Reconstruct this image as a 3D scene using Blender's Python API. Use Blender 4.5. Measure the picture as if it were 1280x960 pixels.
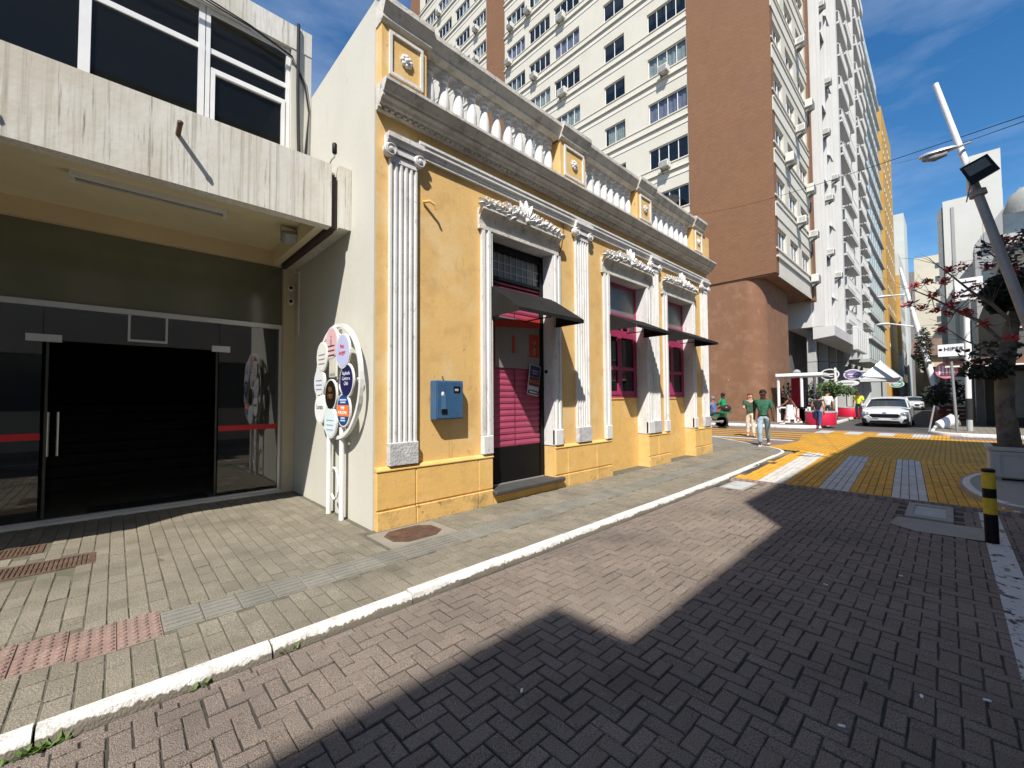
import bpy, bmesh, math, random
import numpy as np
from mathutils import Vector, Matrix
R = math.radians
random.seed(7)
for o in list(bpy.data.objects): bpy.data.objects.remove(o)
SC = bpy.context.scene
COL = SC.collection

# ------------------------------------------------------------------ camera
FPX = 519.55
YAW, PIT, ROL = R(46.381), R(1.982), R(-0.3346)
CAM = Vector((0, 0, 1.5))
_F = Vector((math.cos(PIT)*math.cos(YAW), math.cos(PIT)*math.sin(YAW), math.sin(PIT)))
_r = Vector((math.sin(YAW), -math.cos(YAW), 0)); _u = _r.cross(_F)
_RT = _r*math.cos(ROL) + _u*math.sin(ROL); _UP = -_r*math.sin(ROL) + _u*math.cos(ROL)
cd = bpy.data.cameras.new('camera'); cam = bpy.data.objects.new('camera', cd); COL.objects.link(cam)
cd.sensor_width = 36; cd.lens = FPX/1280*36; cd.clip_start = .05; cd.clip_end = 3000
M = Matrix((_RT, _UP, -_F)).transposed().to_4x4(); M.translation = CAM
cam.matrix_world = M
SC.camera = cam
SC.render.resolution_x, SC.render.resolution_y = 1024, 768

# ------------------------------------------------------------------ sky, sun, exposure
LIGHT = Vector((.67, .479, -1)).normalized()
elev = math.asin(-LIGHT.z); azi = math.atan2(-LIGHT.x, -LIGHT.y)
W = bpy.data.worlds.new('World'); SC.world = W; W.use_nodes = True
nt = W.node_tree; nt.nodes.clear()
sky = nt.nodes.new('ShaderNodeTexSky'); sky.sky_type = 'NISHITA'; sky.sun_disc = False
sky.sun_elevation = elev; sky.sun_rotation = azi; sky.air_density = 1.0; sky.dust_density = .35; sky.ozone_density = 2.2
tcw = nt.nodes.new('ShaderNodeTexCoord')
mp = nt.nodes.new('ShaderNodeMapping'); mp.inputs['Scale'].default_value = (1.2, 1.2, 4.0); mp.inputs['Location'].default_value = (1.7, .6, .9); mp.inputs['Rotation'].default_value = (.25, .35, .4)
nz = nt.nodes.new('ShaderNodeTexNoise'); nz.inputs['Scale'].default_value = 1.7; nz.inputs['Detail'].default_value = 7; nz.inputs['Roughness'].default_value = .6
cr = nt.nodes.new('ShaderNodeValToRGB'); cr.color_ramp.elements[0].position = .44; cr.color_ramp.elements[1].position = .80
mx = nt.nodes.new('ShaderNodeMixRGB'); mx.inputs[2].default_value = (7.5, 8.2, 9.2, 1)
mu = nt.nodes.new('ShaderNodeMath'); mu.operation = 'MULTIPLY'; mu.inputs[1].default_value = .28
hs = nt.nodes.new('ShaderNodeHueSaturation'); hs.inputs['Saturation'].default_value = 1.34
bg = nt.nodes.new('ShaderNodeBackground'); bg.inputs['Strength'].default_value = .105
ow = nt.nodes.new('ShaderNodeOutputWorld')
L = nt.links.new
L(tcw.outputs['Generated'], mp.inputs[0]); L(mp.outputs[0], nz.inputs[0]); L(nz.outputs[0], cr.inputs[0]); L(cr.outputs[0], mu.inputs[0])
L(sky.outputs[0], hs.inputs['Color']); L(hs.outputs[0], mx.inputs[1]); L(mu.outputs[0], mx.inputs[0]); L(mx.outputs[0], bg.inputs[0]); L(bg.outputs[0], ow.inputs[0])
sd = bpy.data.lights.new('sun', 'SUN'); sd.energy = 5.0; sd.angle = R(.55); sd.color = (1, .945, .86)
sun = bpy.data.objects.new('sun', sd); COL.objects.link(sun); sun.rotation_euler = LIGHT.to_track_quat('-Z', 'Y').to_euler(); sun.location = (-20, -14, 40)
SC.view_settings.view_transform = 'Standard'; SC.view_settings.look = 'None'; SC.view_settings.gamma = 1; SC.view_settings.exposure = 0.52

# ------------------------------------------------------------------ helpers
def pix(p):
    d = Vector(p) - CAM; w = d.dot(_F)
    if w < .05: return None
    return 640 + FPX*d.dot(_RT)/w, 480 - FPX*d.dot(_UP)/w, w
def at(u, v, ax, c):
    d = _F + _RT*((u-640)/FPX) - _UP*((v-480)/FPX); i = 'XYZ'.index(ax)
    return CAM + d*((c-CAM[i])/d[i])
def G(u, v, z=0): return at(u, v, 'Z', z)
ORG = {}
def tag(o, label=None, cat=None, group=None, kind=None):
    for k, v in (('label', label), ('category', cat), ('group', group), ('kind', kind)):
        if v: o[k] = v
    return o
def thing(name, label, cat, loc=(0, 0, 0), rz=0, group=None):
    o = bpy.data.objects.new(name, None); COL.objects.link(o); o.location = loc; o.rotation_euler.z = rz; o.empty_display_size = .2
    ORG[o.name] = Vector(loc) if rz == 0 else Vector((0, 0, 0))
    return tag(o, label, cat, group)
def copy_tree(o, parent=None, loc=None, rz=None, label=None):
    c = o.copy(); COL.objects.link(c)
    if parent: c.parent = parent
    if loc is not None: c.location = loc
    if rz is not None: c.rotation_euler.z = rz
    if label: c['label'] = label
    for ch in list(o.children): copy_tree(ch, c)
    return c
def link(name, me, parent=None, loc=(0, 0, 0), rot=(0, 0, 0), scale=None):
    o = bpy.data.objects.new(name, me); COL.objects.link(o); o.location = loc; o.rotation_euler = rot
    if scale: o.scale = scale
    if parent: o.parent = parent; ORG[o.name] = ORG.get(parent.name, Vector((0, 0, 0)))
    else: ORG[o.name] = Vector(loc)
    return o
class MB:
    """collects polygons; build() links them as one mesh object"""
    def __init__(s): s.v = []; s.f = []; s.m = []; s.r = []; s.cm = 0; s.cr = 0
    def face(s, pts):
        n = len(s.v); s.v += [tuple(p) for p in pts]; s.f.append(tuple(range(n, n+len(pts)))); s.m.append(s.cm); s.r.append(s.cr)
    def add(s, vs, fs):
        n = len(s.v); s.v += [tuple(p) for p in vs]
        for f in fs: s.f.append(tuple(i+n for i in f)); s.m.append(s.cm); s.r.append(s.cr)
    def box(s, x0, x1, y0, y1, z0, z1, M=None):
        vs = [(x, y, z) for z in (z0, z1) for y in (y0, y1) for x in (x0, x1)]
        if M: vs = [M @ Vector(p) for p in vs]
        s.add(vs, [(0, 2, 3, 1), (4, 5, 7, 6), (0, 1, 5, 4), (2, 6, 7, 3), (0, 4, 6, 2), (1, 3, 7, 5)])
    def cbox(s, x0, x1, y0, y1, z0, z1, c, M=None):
        """box with its top edges chamfered"""
        vs = [(x0, y0, z0), (x1, y0, z0), (x1, y1, z0), (x0, y1, z0), (x0, y0, z1-c), (x1, y0, z1-c), (x1, y1, z1-c), (x0, y1, z1-c),
              (x0+c, y0+c, z1), (x1-c, y0+c, z1), (x1-c, y1-c, z1), (x0+c, y1-c, z1)]
        if M: vs = [M @ Vector(p) for p in vs]
        s.add(vs, [(0, 1, 5, 4), (1, 2, 6, 5), (2, 3, 7, 6), (3, 0, 4, 7), (4, 5, 9, 8), (5, 6, 10, 9), (6, 7, 11, 10), (7, 4, 8, 11), (8, 9, 10, 11)])
    def bbox(s, x0, x1, y0, y1, z0, z1, b=.01, M=None):
        """box with all edges chamfered"""
        X = (x0, x0+b, x1-b, x1); Y = (y0, y0+b, y1-b, y1); Z = (z0, z0+b, z1-b, z1)
        bm = bmesh.new(); bmesh.ops.create_cube(bm, size=1)
        for q in bm.verts: q.co = Vector((x0 if q.co.x < 0 else x1, y0 if q.co.y < 0 else y1, z0 if q.co.z < 0 else z1))
        bmesh.ops.bevel(bm, geom=bm.edges[:], offset=b, segments=1, affect='EDGES')
        s.bm(bm, M)
    def bm(s, bm, M=None):
        bm.verts.index_update()
        s.add([(M @ q.co) if M else q.co.copy() for q in bm.verts], [[q.index for q in f.verts] for f in bm.faces]); bm.free()
    def prism(s, poly, axis, a, b, M=None, cap=True):
        """2D polygon extruded along axis from a to b; poly are the two other coordinates in xyz order"""
        def P(p, t): return {'X': (t, p[0], p[1]), 'Y': (p[0], t, p[1]), 'Z': (p[0], p[1], t)}[axis]
        n = len(poly); vs = [P(p, a) for p in poly] + [P(p, b) for p in poly]
        if M: vs = [M @ Vector(p) for p in vs]
        fs = [(i, (i+1) % n, (i+1) % n + n, i+n) for i in range(n)]
        if cap: fs += [tuple(range(n)), tuple(range(2*n-1, n-1, -1))]
        s.add(vs, fs)
    def tube(s, pts, r, n=8, cap=True):
        pts = [Vector(p) for p in pts]; rs = r if isinstance(r, (list, tuple)) else [r]*len(pts); rings = []
        ref = None
        for i, p in enumerate(pts):
            d = (pts[min(i+1, len(pts)-1)] - pts[max(i-1, 0)]).normalized()
            if ref is None: ref = d.orthogonal().normalized()
            a = (ref - d*ref.dot(d)).normalized(); ref = a; b = d.cross(a)
            rings.append([p + (a*math.cos(2*math.pi*k/n) + b*math.sin(2*math.pi*k/n))*rs[i] for k in range(n)])
        vs = [q for g in rings for q in g]; fs = []
        for i in range(len(pts)-1):
            for k in range(n): fs.append((i*n+k, i*n+(k+1) % n, (i+1)*n+(k+1) % n, (i+1)*n+k))
        if cap: fs += [tuple(range(n-1, -1, -1)), tuple(range((len(pts)-1)*n, len(pts)*n))]
        s.add(vs, fs)
    def lathe(s, prof, n=16, M=None, c=(0, 0, 0)):
        """prof: list of (r, z) turned about Z"""
        vs = [(c[0]+r*math.cos(2*math.pi*k/n), c[1]+r*math.sin(2*math.pi*k/n), c[2]+z) for r, z in prof for k in range(n)]
        if M: vs = [M @ Vector(p) for p in vs]
        fs = [(i*n+k, i*n+(k+1) % n, (i+1)*n+(k+1) % n, (i+1)*n+k) for i in range(len(prof)-1) for k in range(n)]
        fs += [tuple(range(n-1, -1, -1)), tuple(range((len(prof)-1)*n, len(prof)*n))]
        s.add(vs, fs)
    def ball(s, c, r, sub=2, sc=(1, 1, 1), jit=0, M=None):
        bm = bmesh.new(); bmesh.ops.create_icosphere(bm, subdivisions=sub, radius=1)
        for q in bm.verts:
            k = 1 + random.uniform(-jit, jit); q.co = Vector((c[0]+q.co.x*r*sc[0]*k, c[1]+q.co.y*r*sc[1]*k, c[2]+q.co.z*r*sc[2]*k))
        s.bm(bm, M)
    def mesh(s, name, mats, org=None, smooth=False, rnd=False):
        me = bpy.data.meshes.new(name)
        v = s.v if org is None else [(p[0]-org[0], p[1]-org[1], p[2]-org[2]) for p in s.v]
        me.from_pydata(v, [], s.f)
        if not isinstance(mats, (list, tuple)): mats = [mats]
        for m in mats: me.materials.append(m)
        if len(mats) > 1: me.polygons.foreach_set('material_index', s.m)
        if rnd:
            a = me.attributes.new('rnd', 'FLOAT', 'FACE'); a.data.foreach_set('value', s.r)
        bm = bmesh.new(); bm.from_mesh(me); bmesh.ops.recalc_face_normals(bm, faces=bm.faces[:]); bm.to_mesh(me); bm.free()
        if smooth == 'auto':
            me.polygons.foreach_set('use_smooth', [True]*len(me.polygons)); me.set_sharp_from_angle(angle=R(38))
        elif smooth: me.polygons.foreach_set('use_smooth', [True]*len(me.polygons))
        me.update(); return me
    def build(s, name, mats, parent=None, smooth=False, base=None, rnd=False):
        """parent given: world vertices are moved into its frame; base: origin of a top-level mesh"""
        org = ORG.get(parent.name) if parent else (Vector(base) if base else None)
        return link(name, s.mesh(name, mats, org, smooth, rnd), parent, (0, 0, 0) if parent or not base else base)
def box(name, mt, parent, *a, b=0, base=None):
    m = MB(); m.bbox(*a, b=b) if b else m.box(*a); return m.build(name, mt, parent, base=base)
def facade(m, axis, c, u0, u1, v0, v1, holes, depth):
    """sheet in plane axis=c with real openings; reveals go `depth` along +axis (or - if negative)"""
    us = sorted({u0, u1, *[h[0] for h in holes], *[h[1] for h in holes]}); vs = sorted({v0, v1, *[h[2] for h in holes], *[h[3] for h in holes]})
    us = [u for u in us if u0 <= u <= u1]; vs = [v for v in vs if v0 <= v <= v1]
    P = (lambda u, v, d=0: (c+d, u, v)) if axis == 'X' else (lambda u, v, d=0: (u, c+d, v))
    for j in range(len(vs)-1):
        run = None
        for i in range(len(us)-1):
            cu, cv = (us[i]+us[i+1])/2, (vs[j]+vs[j+1])/2
            hole = any(h[0] < cu < h[1] and h[2] < cv < h[3] for h in holes)
            if not hole and run is None: run = us[i]
            if (hole or i == len(us)-2) and run is not None:
                e = us[i] if hole else us[i+1]
                m.face([P(run, vs[j]), P(e, vs[j]), P(e, vs[j+1]), P(run, vs[j+1])]); run = None
    for h in holes:
        a, b, p, q = h[:4]; d = depth
        for (s0, s1) in (((a, p), (a, q)), ((a, q), (b, q)), ((b, q), (b, p)), ((b, p), (a, p))):
            m.face([P(*s0), P(*s1), P(*s1, d), P(*s0, d)])
def text(s, size, mt, parent, loc, rot, ext=.002, align='CENTER', name='lettering', sx=1):
    cu = bpy.data.curves.new('lettering', 'FONT'); cu.body = s; cu.size = size; cu.extrude = ext; cu.align_x = align; cu.align_y = 'CENTER'; cu.resolution_u = 3
    t = bpy.data.objects.new('tmp', cu); COL.objects.link(t)
    me = bpy.data.meshes.new_from_object(t.evaluated_get(bpy.context.evaluated_depsgraph_get())); bpy.data.objects.remove(t)
    me.name = name; me.materials.clear(); me.materials.append(mt)
    o = link(name, me, parent, Vector(loc) - (ORG.get(parent.name, Vector()) if parent else Vector()), rot, (sx, 1, 1)); return o

# ------------------------------------------------------------------ materials
def srgb(h):
    h = h.lstrip('#'); c = [int(h[i:i+2], 16)/255 for i in (0, 2, 4)]
    return tuple(((x/12.92) if x <= .04045 else ((x+.055)/1.055)**2.4) for x in c)
MATS = {}
def mat(name, col, rough=.75, var=.18, scale=3., bump=.0, bscale=30., dirt=None, dirt_amt=.4, dscale=2., dstretch=(1, 1, 1), metal=0., spec=.4, rnd=0., fine=0., coat=0.):
    if name in MATS: return MATS[name]
    m = bpy.data.materials.new(name); m.use_nodes = True; t = m.node_tree; N = t.nodes.new; K = t.links.new
    b = t.nodes['Principled BSDF']; b.inputs['Roughness'].default_value = rough; b.inputs['Metallic'].default_value = metal
    b.inputs['Specular IOR Level'].default_value = spec; b.inputs['Coat Weight'].default_value = coat
    if isinstance(col, str): col = srgb(col)
    geo = N('ShaderNodeNewGeometry'); pos = geo.outputs['Position']
    n1 = N('ShaderNodeTexNoise'); n1.inputs['Scale'].default_value = scale; n1.inputs['Detail'].default_value = 6; n1.inputs['Roughness'].default_value = .62; K(pos, n1.inputs['Vector'])
    mr = N('ShaderNodeMapRange'); mr.inputs[1].default_value = .3; mr.inputs[2].default_value = .7; mr.inputs[3].default_value = 1-var; mr.inputs[4].default_value = 1+var; K(n1.outputs[0], mr.inputs[0])
    val = mr.outputs[0]
    def mul(a, bb):
        q = N('ShaderNodeMath'); q.operation = 'MULTIPLY'; K(a, q.inputs[0]); K(bb, q.inputs[1]); return q.outputs[0]
    if rnd:
        oi = N('ShaderNodeObjectInfo'); at_ = N('ShaderNodeAttribute'); at_.attribute_name = 'rnd'
        ad = N('ShaderNodeMath'); ad.operation = 'ADD'; K(oi.outputs['Random'], ad.inputs[0]); K(at_.outputs['Fac'], ad.inputs[1])
        fr = N('ShaderNodeMath'); fr.operation = 'FRACT'; K(ad.outputs[0], fr.inputs[0])
        m2 = N('ShaderNodeMapRange'); m2.inputs[3].default_value = 1-rnd; m2.inputs[4].default_value = 1+rnd; K(fr.outputs[0], m2.inputs[0]); val = mul(val, m2.outputs[0])
    if fine:
        n3 = N('ShaderNodeTexNoise'); n3.inputs['Scale'].default_value = 220; n3.inputs['Detail'].default_value = 3; K(pos, n3.inputs['Vector'])
        m3 = N('ShaderNodeMapRange'); m3.inputs[1].default_value = .3; m3.inputs[2].default_value = .7; m3.inputs[3].default_value = 1-fine; m3.inputs[4].default_value = 1+fine; K(n3.outputs[0], m3.inputs[0]); val = mul(val, m3.outputs[0])
    vm = N('ShaderNodeVectorMath'); vm.operation = 'SCALE'; vm.inputs[0].default_value = col; K(val, vm.inputs['Scale'])
    out = vm.outputs[0]
    if dirt is not None:
        if isinstance(dirt, str): dirt = srgb(dirt)
        mpp = N('ShaderNodeMapping'); mpp.inputs['Scale'].default_value = dstretch; K(pos, mpp.inputs[0])
        n2 = N('ShaderNodeTexNoise'); n2.inputs['Scale'].default_value = dscale; n2.inputs['Detail'].default_value = 8; n2.inputs['Roughness'].default_value = .68; K(mpp.outputs[0], n2.inputs['Vector'])
        rp = N('ShaderNodeMapRange'); rp.inputs[1].default_value = .5; rp.inputs[2].default_value = .74; rp.inputs[3].default_value = 0; rp.inputs[4].default_value = dirt_amt; K(n2.outputs[0], rp.inputs[0])
        mi = N('ShaderNodeMixRGB'); K(rp.outputs[0], mi.inputs[0]); K(out, mi.inputs[1]); mi.inputs[2].default_value = (*dirt, 1); out = mi.outputs[0]
    K(out, b.inputs['Base Color'])
    if bump:
        nb = N('ShaderNodeTexNoise'); nb.inputs['Scale'].default_value = bscale; nb.inputs['Detail'].default_value = 5; K(pos, nb.inputs['Vector'])
        bp = N('ShaderNodeBump'); bp.inputs['Strength'].default_value = bump; bp.inputs['Distance'].default_value = .02; K(nb.outputs[0], bp.inputs['Height']); K(bp.outputs[0], b.inputs['Normal'])
    MATS[name] = m; m['out'] = 1
    return m
def basecol_hook(m):
    b = m.node_tree.nodes['Principled BSDF']; l = b.inputs['Base Color'].links[0]; return b, l.from_socket
def glass(name, tint=(.8, .85, .85), refl=.9, body=.0, rough=.02):
    """thin pane: see-through with fresnel reflection, a little body colour"""
    m = bpy.data.materials.new(name); m.use_nodes = True; t = m.node_tree; t.nodes.clear(); N = t.nodes.new; K = t.links.new
    o = N('ShaderNodeOutputMaterial'); tr = N('ShaderNodeBsdfTransparent'); tr.inputs[0].default_value = (*tint, 1); gl = N('ShaderNodeBsdfGlossy'); gl.inputs['Roughness'].default_value = rough
    df = N('ShaderNodeBsdfDiffuse'); df.inputs[0].default_value = (.09, .1, .1, 1); m0 = N('ShaderNodeMixShader'); m0.inputs[0].default_value = body
    fr = N('ShaderNodeFresnel'); fr.inputs[0].default_value = 1.5; mm = N('ShaderNodeMath'); mm.operation = 'MULTIPLY'; mm.inputs[1].default_value = refl*1.6; mm.use_clamp = True
    ge = N('ShaderNodeNewGeometry'); iv = N('ShaderNodeMath'); iv.operation = 'SUBTRACT'; iv.inputs[0].default_value = 1; K(ge.outputs['Backfacing'], iv.inputs[1]); m2 = N('ShaderNodeMath'); m2.operation = 'MULTIPLY'
    mxs = N('ShaderNodeMixShader'); K(tr.outputs[0], m0.inputs[1]); K(df.outputs[0], m0.inputs[2]); K(fr.outputs[0], mm.inputs[0]); K(mm.outputs[0], m2.inputs[0]); K(iv.outputs[0], m2.inputs[1]); K(m2.outputs[0], mxs.inputs[0]); K(m0.outputs[0], mxs.inputs[1]); K(gl.outputs[0], mxs.inputs[2]); K(mxs.outputs[0], o.inputs[0])
    MATS[name] = m; return m

def wear(m, col, scale, stretch, lo, hi, amt, detail=6, rough=.65, kind='noise'):
    """lays a second layer of stains, scuffs or spots of one colour over a material"""
    t = m.node_tree; N = t.nodes.new; K = t.links.new; b, src = basecol_hook(m)
    g = N('ShaderNodeNewGeometry'); q = N('ShaderNodeMapping'); q.inputs['Scale'].default_value = stretch; K(g.outputs['Position'], q.inputs[0])
    if kind == 'noise':
        n = N('ShaderNodeTexNoise'); n.inputs['Scale'].default_value = scale; n.inputs['Detail'].default_value = detail; n.inputs['Roughness'].default_value = rough; K(q.outputs[0], n.inputs['Vector']); f = n.outputs[0]
    else:
        n = N('ShaderNodeTexVoronoi'); n.inputs['Scale'].default_value = scale; K(q.outputs[0], n.inputs['Vector']); f = n.outputs['Distance']
    r = N('ShaderNodeMapRange'); r.inputs[1].default_value = lo; r.inputs[2].default_value = hi; r.inputs[3].default_value = 0; r.inputs[4].default_value = amt; K(f, r.inputs[0])
    mi = N('ShaderNodeMixRGB'); K(r.outputs[0], mi.inputs[0]); K(src, mi.inputs[1]); mi.inputs[2].default_value = (*col, 1); K(mi.outputs[0], b.inputs['Base Color'])
# ------------------------------------------------------------------ palette
m_paver = mat('road_paver', (.208, .168, .139), .92, .15, 1.3, .7, 150, dirt=(.25, .215, .175), dirt_amt=.6, dscale=.8, rnd=.09, fine=.75)
m_joint = mat('joint_sand', (.05, .045, .038), .95, .3, 12, .3, 60, dirt=(.19, .165, .13), dirt_amt=.95, dscale=.8)
def kerb_paint(m):
    """brushed paint that stops raggedly above the gutter, bare concrete below"""
    t = m.node_tree; N = t.nodes.new; K = t.links.new; b, src = basecol_hook(m)
    g = N('ShaderNodeNewGeometry'); sp = N('ShaderNodeSeparateXYZ'); K(g.outputs['Position'], sp.inputs[0]); mp_ = N('ShaderNodeMapping'); mp_.inputs['Scale'].default_value = (1, 1, .25); K(g.outputs['Position'], mp_.inputs[0])
    n = N('ShaderNodeTexNoise'); n.inputs['Scale'].default_value = 38; n.inputs['Detail'].default_value = 4; K(mp_.outputs[0], n.inputs[0])
    n2 = N('ShaderNodeTexNoise'); n2.inputs['Scale'].default_value = 3; K(g.outputs['Position'], n2.inputs[0])
    a = N('ShaderNodeMath'); a.operation = 'MULTIPLY_ADD'; a.inputs[1].default_value = .055; K(n.outputs[0], a.inputs[0]); K(sp.outputs[2], a.inputs[2])
    a2 = N('ShaderNodeMath'); a2.operation = 'MULTIPLY_ADD'; a2.inputs[1].default_value = .06; K(n2.outputs[0], a2.inputs[0]); K(a.outputs[0], a2.inputs[2])
    r = N('ShaderNodeMapRange'); r.inputs[1].default_value = .026; r.inputs[2].default_value = .032; K(a2.outputs[0], r.inputs[0])
    mi = N('ShaderNodeMixRGB'); mi.inputs[1].default_value = (.17, .15, .12, 1); K(r.outputs[0], mi.inputs[0]); K(src, mi.inputs[2]); K(mi.outputs[0], b.inputs['Base Color'])
m_pink = mat('red_paver', (.20, .105, .09), .85, .16, 3, .4, 90, rnd=.15, fine=.3)
m_walk = mat('walk_paver', (.20, .178, .136), .9, .15, 1.6, .5, 80, dirt=(.13, .12, .085), dirt_amt=.7, dscale=1.3, rnd=.11, fine=.65)
m_walkj = mat('walk_joint', (.115, .105, .08), .95, .3, 10, .3, 60, dirt=(.06, .09, .025), dirt_amt=.8, dscale=2.5)
m_tacr = mat('tactile_red', (.235, .158, .132), .9, .2, 5, .4, 80, dirt=(.22, .195, .155), dirt_amt=.85, dscale=4, rnd=.12, fine=.25)
m_tacg = mat('tactile_grey', (.19, .183, .155), .9, .15, 4, .4, 80, rnd=.1, fine=.25)
m_kerbw = mat('kerb_white', (.62, .61, .585), .85, .06, 4, .55, 70, dirt=(.3, .27, .22), dirt_amt=.75, dscale=14, fine=.1)
kerb_paint(m_kerbw)
m_conc = mat('concrete', (.3, .285, .25), .9, .15, 3, .3, 60, dirt=(.17, .16, .14), dirt_amt=.5, dscale=3, fine=.15)
m_conc2 = mat('pale_concrete', (.4, .41, .4), .9, .1, 3, .2, 60, fine=.12)
m_asph = mat('asphalt', (.07, .067, .063), .9, .2, 3, .5, 120, fine=.3)
m_rust = mat('rusty_iron', (.13, .075, .05), .75, .35, 9, .5, 80, dirt=(.06, .05, .045), dirt_amt=.7, dscale=8, metal=.25)
m_yp = mat('yellow_road_paint', (.60, .30, .022), .75, .12, 2.5, .4, 70, dirt=(.32, .22, .09), dirt_amt=.75, dscale=2.2, rnd=.12, fine=.2)
m_wp = mat('white_road_paint', (.52, .505, .47), .8, .08, 4, .4, 70, dirt=(.27, .24, .22), dirt_amt=.7, dscale=4, rnd=.1, fine=.15)
m_weed = mat('weed_leaf', (.09, .15, .03), .7, .3, 20)
m_yel = mat('yellow_stucco', (.70, .455, .175), .9, .05, 1.1, .12, 30, dirt=(.47, .29, .115), dirt_amt=.62, dscale=2.6, fine=.06)
m_yel2 = mat('yellow_plinth', (.72, .45, .145), .9, .07, 1.4, .16, 26, dirt=(.45, .28, .10), dirt_amt=.5, dscale=4.2, fine=.07)
m_yel3 = mat('mossy_plinth', (.68, .43, .15), .92, .08, 1.4, .2, 26, dirt=(.09, .085, .05), dirt_amt=.8, dscale=3.1, fine=.07)
m_cream = mat('cream_wall', (.555, .54, .475), .92, .04, .8, .1, 18, dirt=(.52, .49, .40), dirt_amt=.4, dscale=2.4, dstretch=(1, 1, .22), fine=.05)
m_trim = mat('white_trim', (.68, .675, .665), .75, .05, 3, .2, 40, dirt=(.36, .34, .33), dirt_amt=.6, dscale=3.5, dstretch=(1, 1, .35), fine=.04)
m_corn = mat('weathered_trim', (.60, .57, .505), .85, .12, 4, .35, 30, dirt=(.13, .12, .10), dirt_amt=.75, dscale=3.5, dstretch=(1.3, 1, 1), fine=.06)
m_black = mat('black_paint', (.006, .006, .0065), .5, .2, 6, spec=.2)
m_blackf = mat('black_canvas', (.014, .0135, .013), .8, .2, 5, .2, 200, spec=.2, dirt=(.03, .028, .025), dirt_amt=.6, dscale=4)
m_mag = mat('magenta_paint', (.36, .035, .115), .5, .12, 4, .1, 40)
m_magd = mat('pink_shutter', (.37, .062, .125), .5, .1, 3, .1, 40, rnd=.06)
m_blue = mat('blue_steel', (.035, .10, .205), .45, .12, 5, .15, 30, dirt=(.1, .13, .16), dirt_amt=.5, dscale=6, spec=.5)
m_fasc = mat('stained_fascia', (.66, .645, .59), .92, .05, 2, .12, 20, dirt=(.25, .22, .17), dirt_amt=.85, dscale=1.5, dstretch=(19, 19, .38), fine=.06)
m_soff = mat('beige_soffit', (.72, .63, .41), .9, .06, 1.2, .15, 30)
m_lint = mat('beige_lintel', (.66, .52, .32), .9, .06, 1.2, .15, 30)
m_pill = mat('beige_pillar', (.58, .50, .35), .9, .07, 2, .15, 30)
m_alu = mat('aluminium', (.62, .63, .64), .35, .06, 5, metal=.7)
m_whitem = mat('white_metal', (.74, .74, .73), .45, .05, 5)
m_grey = mat('grey_plastic', (.3, .3, .3), .6, .1, 5)
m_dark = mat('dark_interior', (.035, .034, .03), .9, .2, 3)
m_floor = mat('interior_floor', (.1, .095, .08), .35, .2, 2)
m_redf = mat('red_film', (.55, .02, .025), .5, .05, 5)
m_mirror = glass('door_glass', (.72, .76, .74), 2.0, .04)
m_dglass = glass('dark_glass', (.45, .46, .45), .8, .05)
m_uglass = glass('upper_glass', (.55, .55, .52), .35, .05)
m_wglass = glass('window_glass', (.75, .79, .8), 1.0, .03)
m_brown = mat('brown_tile', (.225, .108, .052), .75, .05, .6, 0, 30, dirt=(.20, .105, .062), dirt_amt=.5, dscale=.35)
m_brown2 = mat('brown_wall', (.205, .102, .056), .85, .06, .8, 0, 30, dirt=(.34, .22, .15), dirt_amt=.4, dscale=1.6)
m_tower = mat('cream_render', (.555, .525, .45), .85, .05, .5, .1, 20, dirt=(.5, .46, .38), dirt_amt=.5, dscale=.8, dstretch=(1, 1, .3))
m_tband = mat('pale_band', (.62, .59, .515), .85, .05, .7)
m_twhite = mat('tower_white', (.56, .555, .54), .75, .05, .6, 0, 20, dirt=(.55, .56, .56), dirt_amt=.5, dscale=.6, dstretch=(2, 2, .2))
m_curt = mat('curtain', (.62, .62, .58), .9, .15, 3)
m_curt2 = mat('mauve_curtain', (.4, .36, .48), .9, .15, 3)
m_ac = mat('ac_casing', (.62, .61, .56), .6, .12, 3, dirt=(.35, .32, .27), dirt_amt=.5, dscale=3)
m_bark = mat('pale_bark', (.17, .145, .115), .95, .25, 6, .6, 30, dirt=(.028, .024, .02), dirt_amt=1., dscale=2.6)
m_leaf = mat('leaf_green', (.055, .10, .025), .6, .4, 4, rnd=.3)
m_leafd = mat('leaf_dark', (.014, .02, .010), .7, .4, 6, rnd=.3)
m_flow = mat('red_flower', (.40, .035, .025), .6, .25, 6, rnd=.3)
m_rub = mat('rubber', (.02, .02, .02), .8, .2, 8)
m_steel = mat('grey_steel', (.3, .3, .3), .5, .12, 4, metal=.4, dirt=(.2, .19, .17), dirt_amt=.5, dscale=5)
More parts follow.
